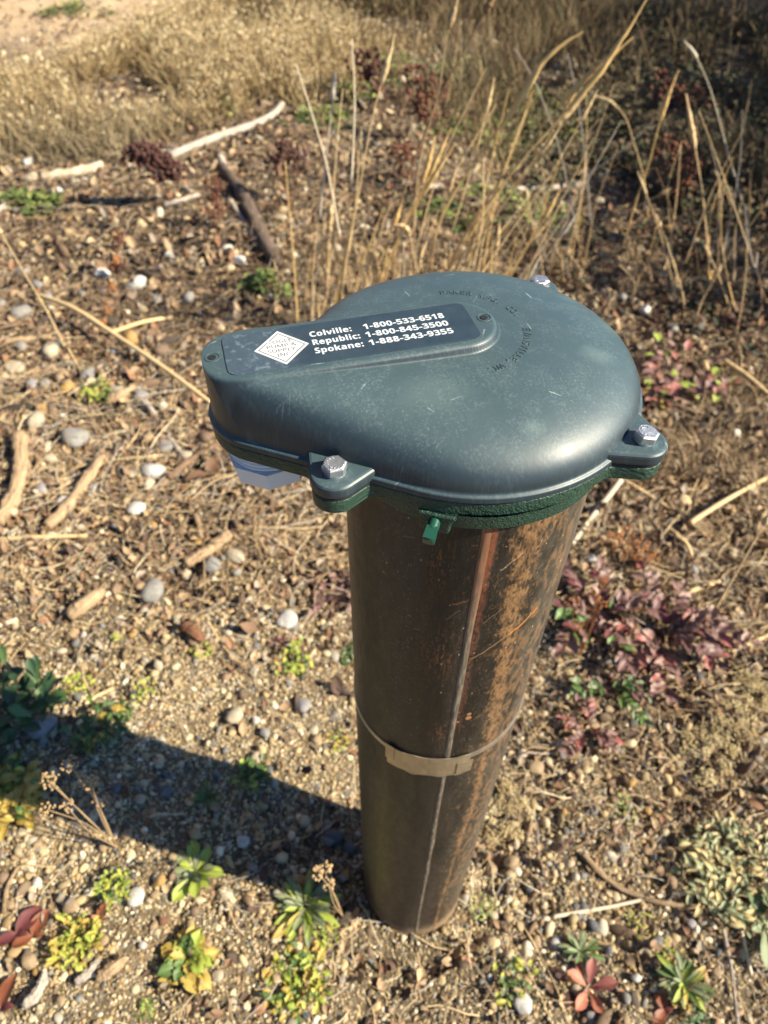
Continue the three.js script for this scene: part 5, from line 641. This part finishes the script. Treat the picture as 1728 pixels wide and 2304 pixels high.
  const dk = [[1560, 620, 0.3, 0.3], [1680, 640, 0.3, 0.3], [1480, 560, 0.3, 0.25], [1300, 560, 0.3, 0.25, 0.7], [1120, 560, 0.3, 0.2, 0.7], [980, 480, 0.3, 0.25, 0.6], [1600, 760, 0.2, 0.2, 0.8]];
  green('ground_cover', dk, 170, 0.015, 0.04, [[0.06, 0.045, 0.022], [0.09, 0.035, 0.025], [0.045, 0.055, 0.025], [0.13, 0.08, 0.04]], 0.09, 'brownish red and green low growth behind the cap on the right');
}
// ---------------------------------------------------------------- bushes beside the frame on the right that shade the ground there
function bush(x, z, r, h, label) {
  const t = thing('bush', V(x, gh(x, z), z), label, 'bush', undefined), mtx = new THREE.Matrix4(), qt = new THREE.Quaternion();
  for (let i = 0; i < 6; i++) { const a = i * 1.05 + R(-0.3, 0.3); part('stem', tubeGeo([V(0, -0.03, 0), V(Math.cos(a) * r * 0.25, h * 0.4, Math.sin(a) * r * 0.25), V(Math.cos(a) * r * 0.6, h * 0.85, Math.sin(a) * r * 0.6)], 0.02, 0.006, 10, 6), dryM.brown, t); }
  const n = Math.round(1250 * r * h), m = new THREE.InstancedMesh(LG.broad[0], new THREE.MeshStandardMaterial({ roughness: 0.7, side: THREE.DoubleSide }), n); m.name = 'foliage'; m.userData.kind = 'stuff';
  for (let i = 0; i < n; i++) { const d = V(R(-1, 1), R(-1, 1), R(-1, 1)); if (d.length() > 1) d.normalize(); const k = 0.65 + 0.5 * vn(d.x * 3 + x, d.y * 3 + 9, d.z * 3 + 30.5); const p = V(d.x * r * k, h * 0.55 + d.y * h * 0.48 * k, d.z * r * k); qt.setFromEuler(new THREE.Euler(R(-1.2, 1.2), R(0, 6.28), R(-1, 1))); const s = R(0.05, 0.10); mtx.compose(p, qt, V(s, s, s)); m.setMatrixAt(i, mtx); const c = pick([[0.05, 0.085, 0.03], [0.075, 0.11, 0.035], [0.035, 0.06, 0.025], [0.12, 0.12, 0.04]]); m.setColorAt(i, lin(c)); }
  sh(m); t.add(m); return t;
}
bush(2.15, -2.45, 0.75, 1.25, 'leafy green bush just beyond the right edge, the nearest one');
bush(2.75, -3.35, 0.9, 1.6, 'leafy green bush beyond the right edge, second from the front');
bush(3.0, -4.6, 1.0, 1.9, 'leafy green bush beyond the right edge, third from the front');
bush(3.4, -6.0, 1.2, 2.3, 'taller leafy bush beyond the upper right corner');
bush(4.0, -7.6, 1.3, 2.7, 'tallest leafy bush far beyond the upper right corner');
bush(4.6, -3.6, 1.1, 2.6, 'tall leafy bush behind the nearer bushes on the right');
renderer.render(scene, camera);
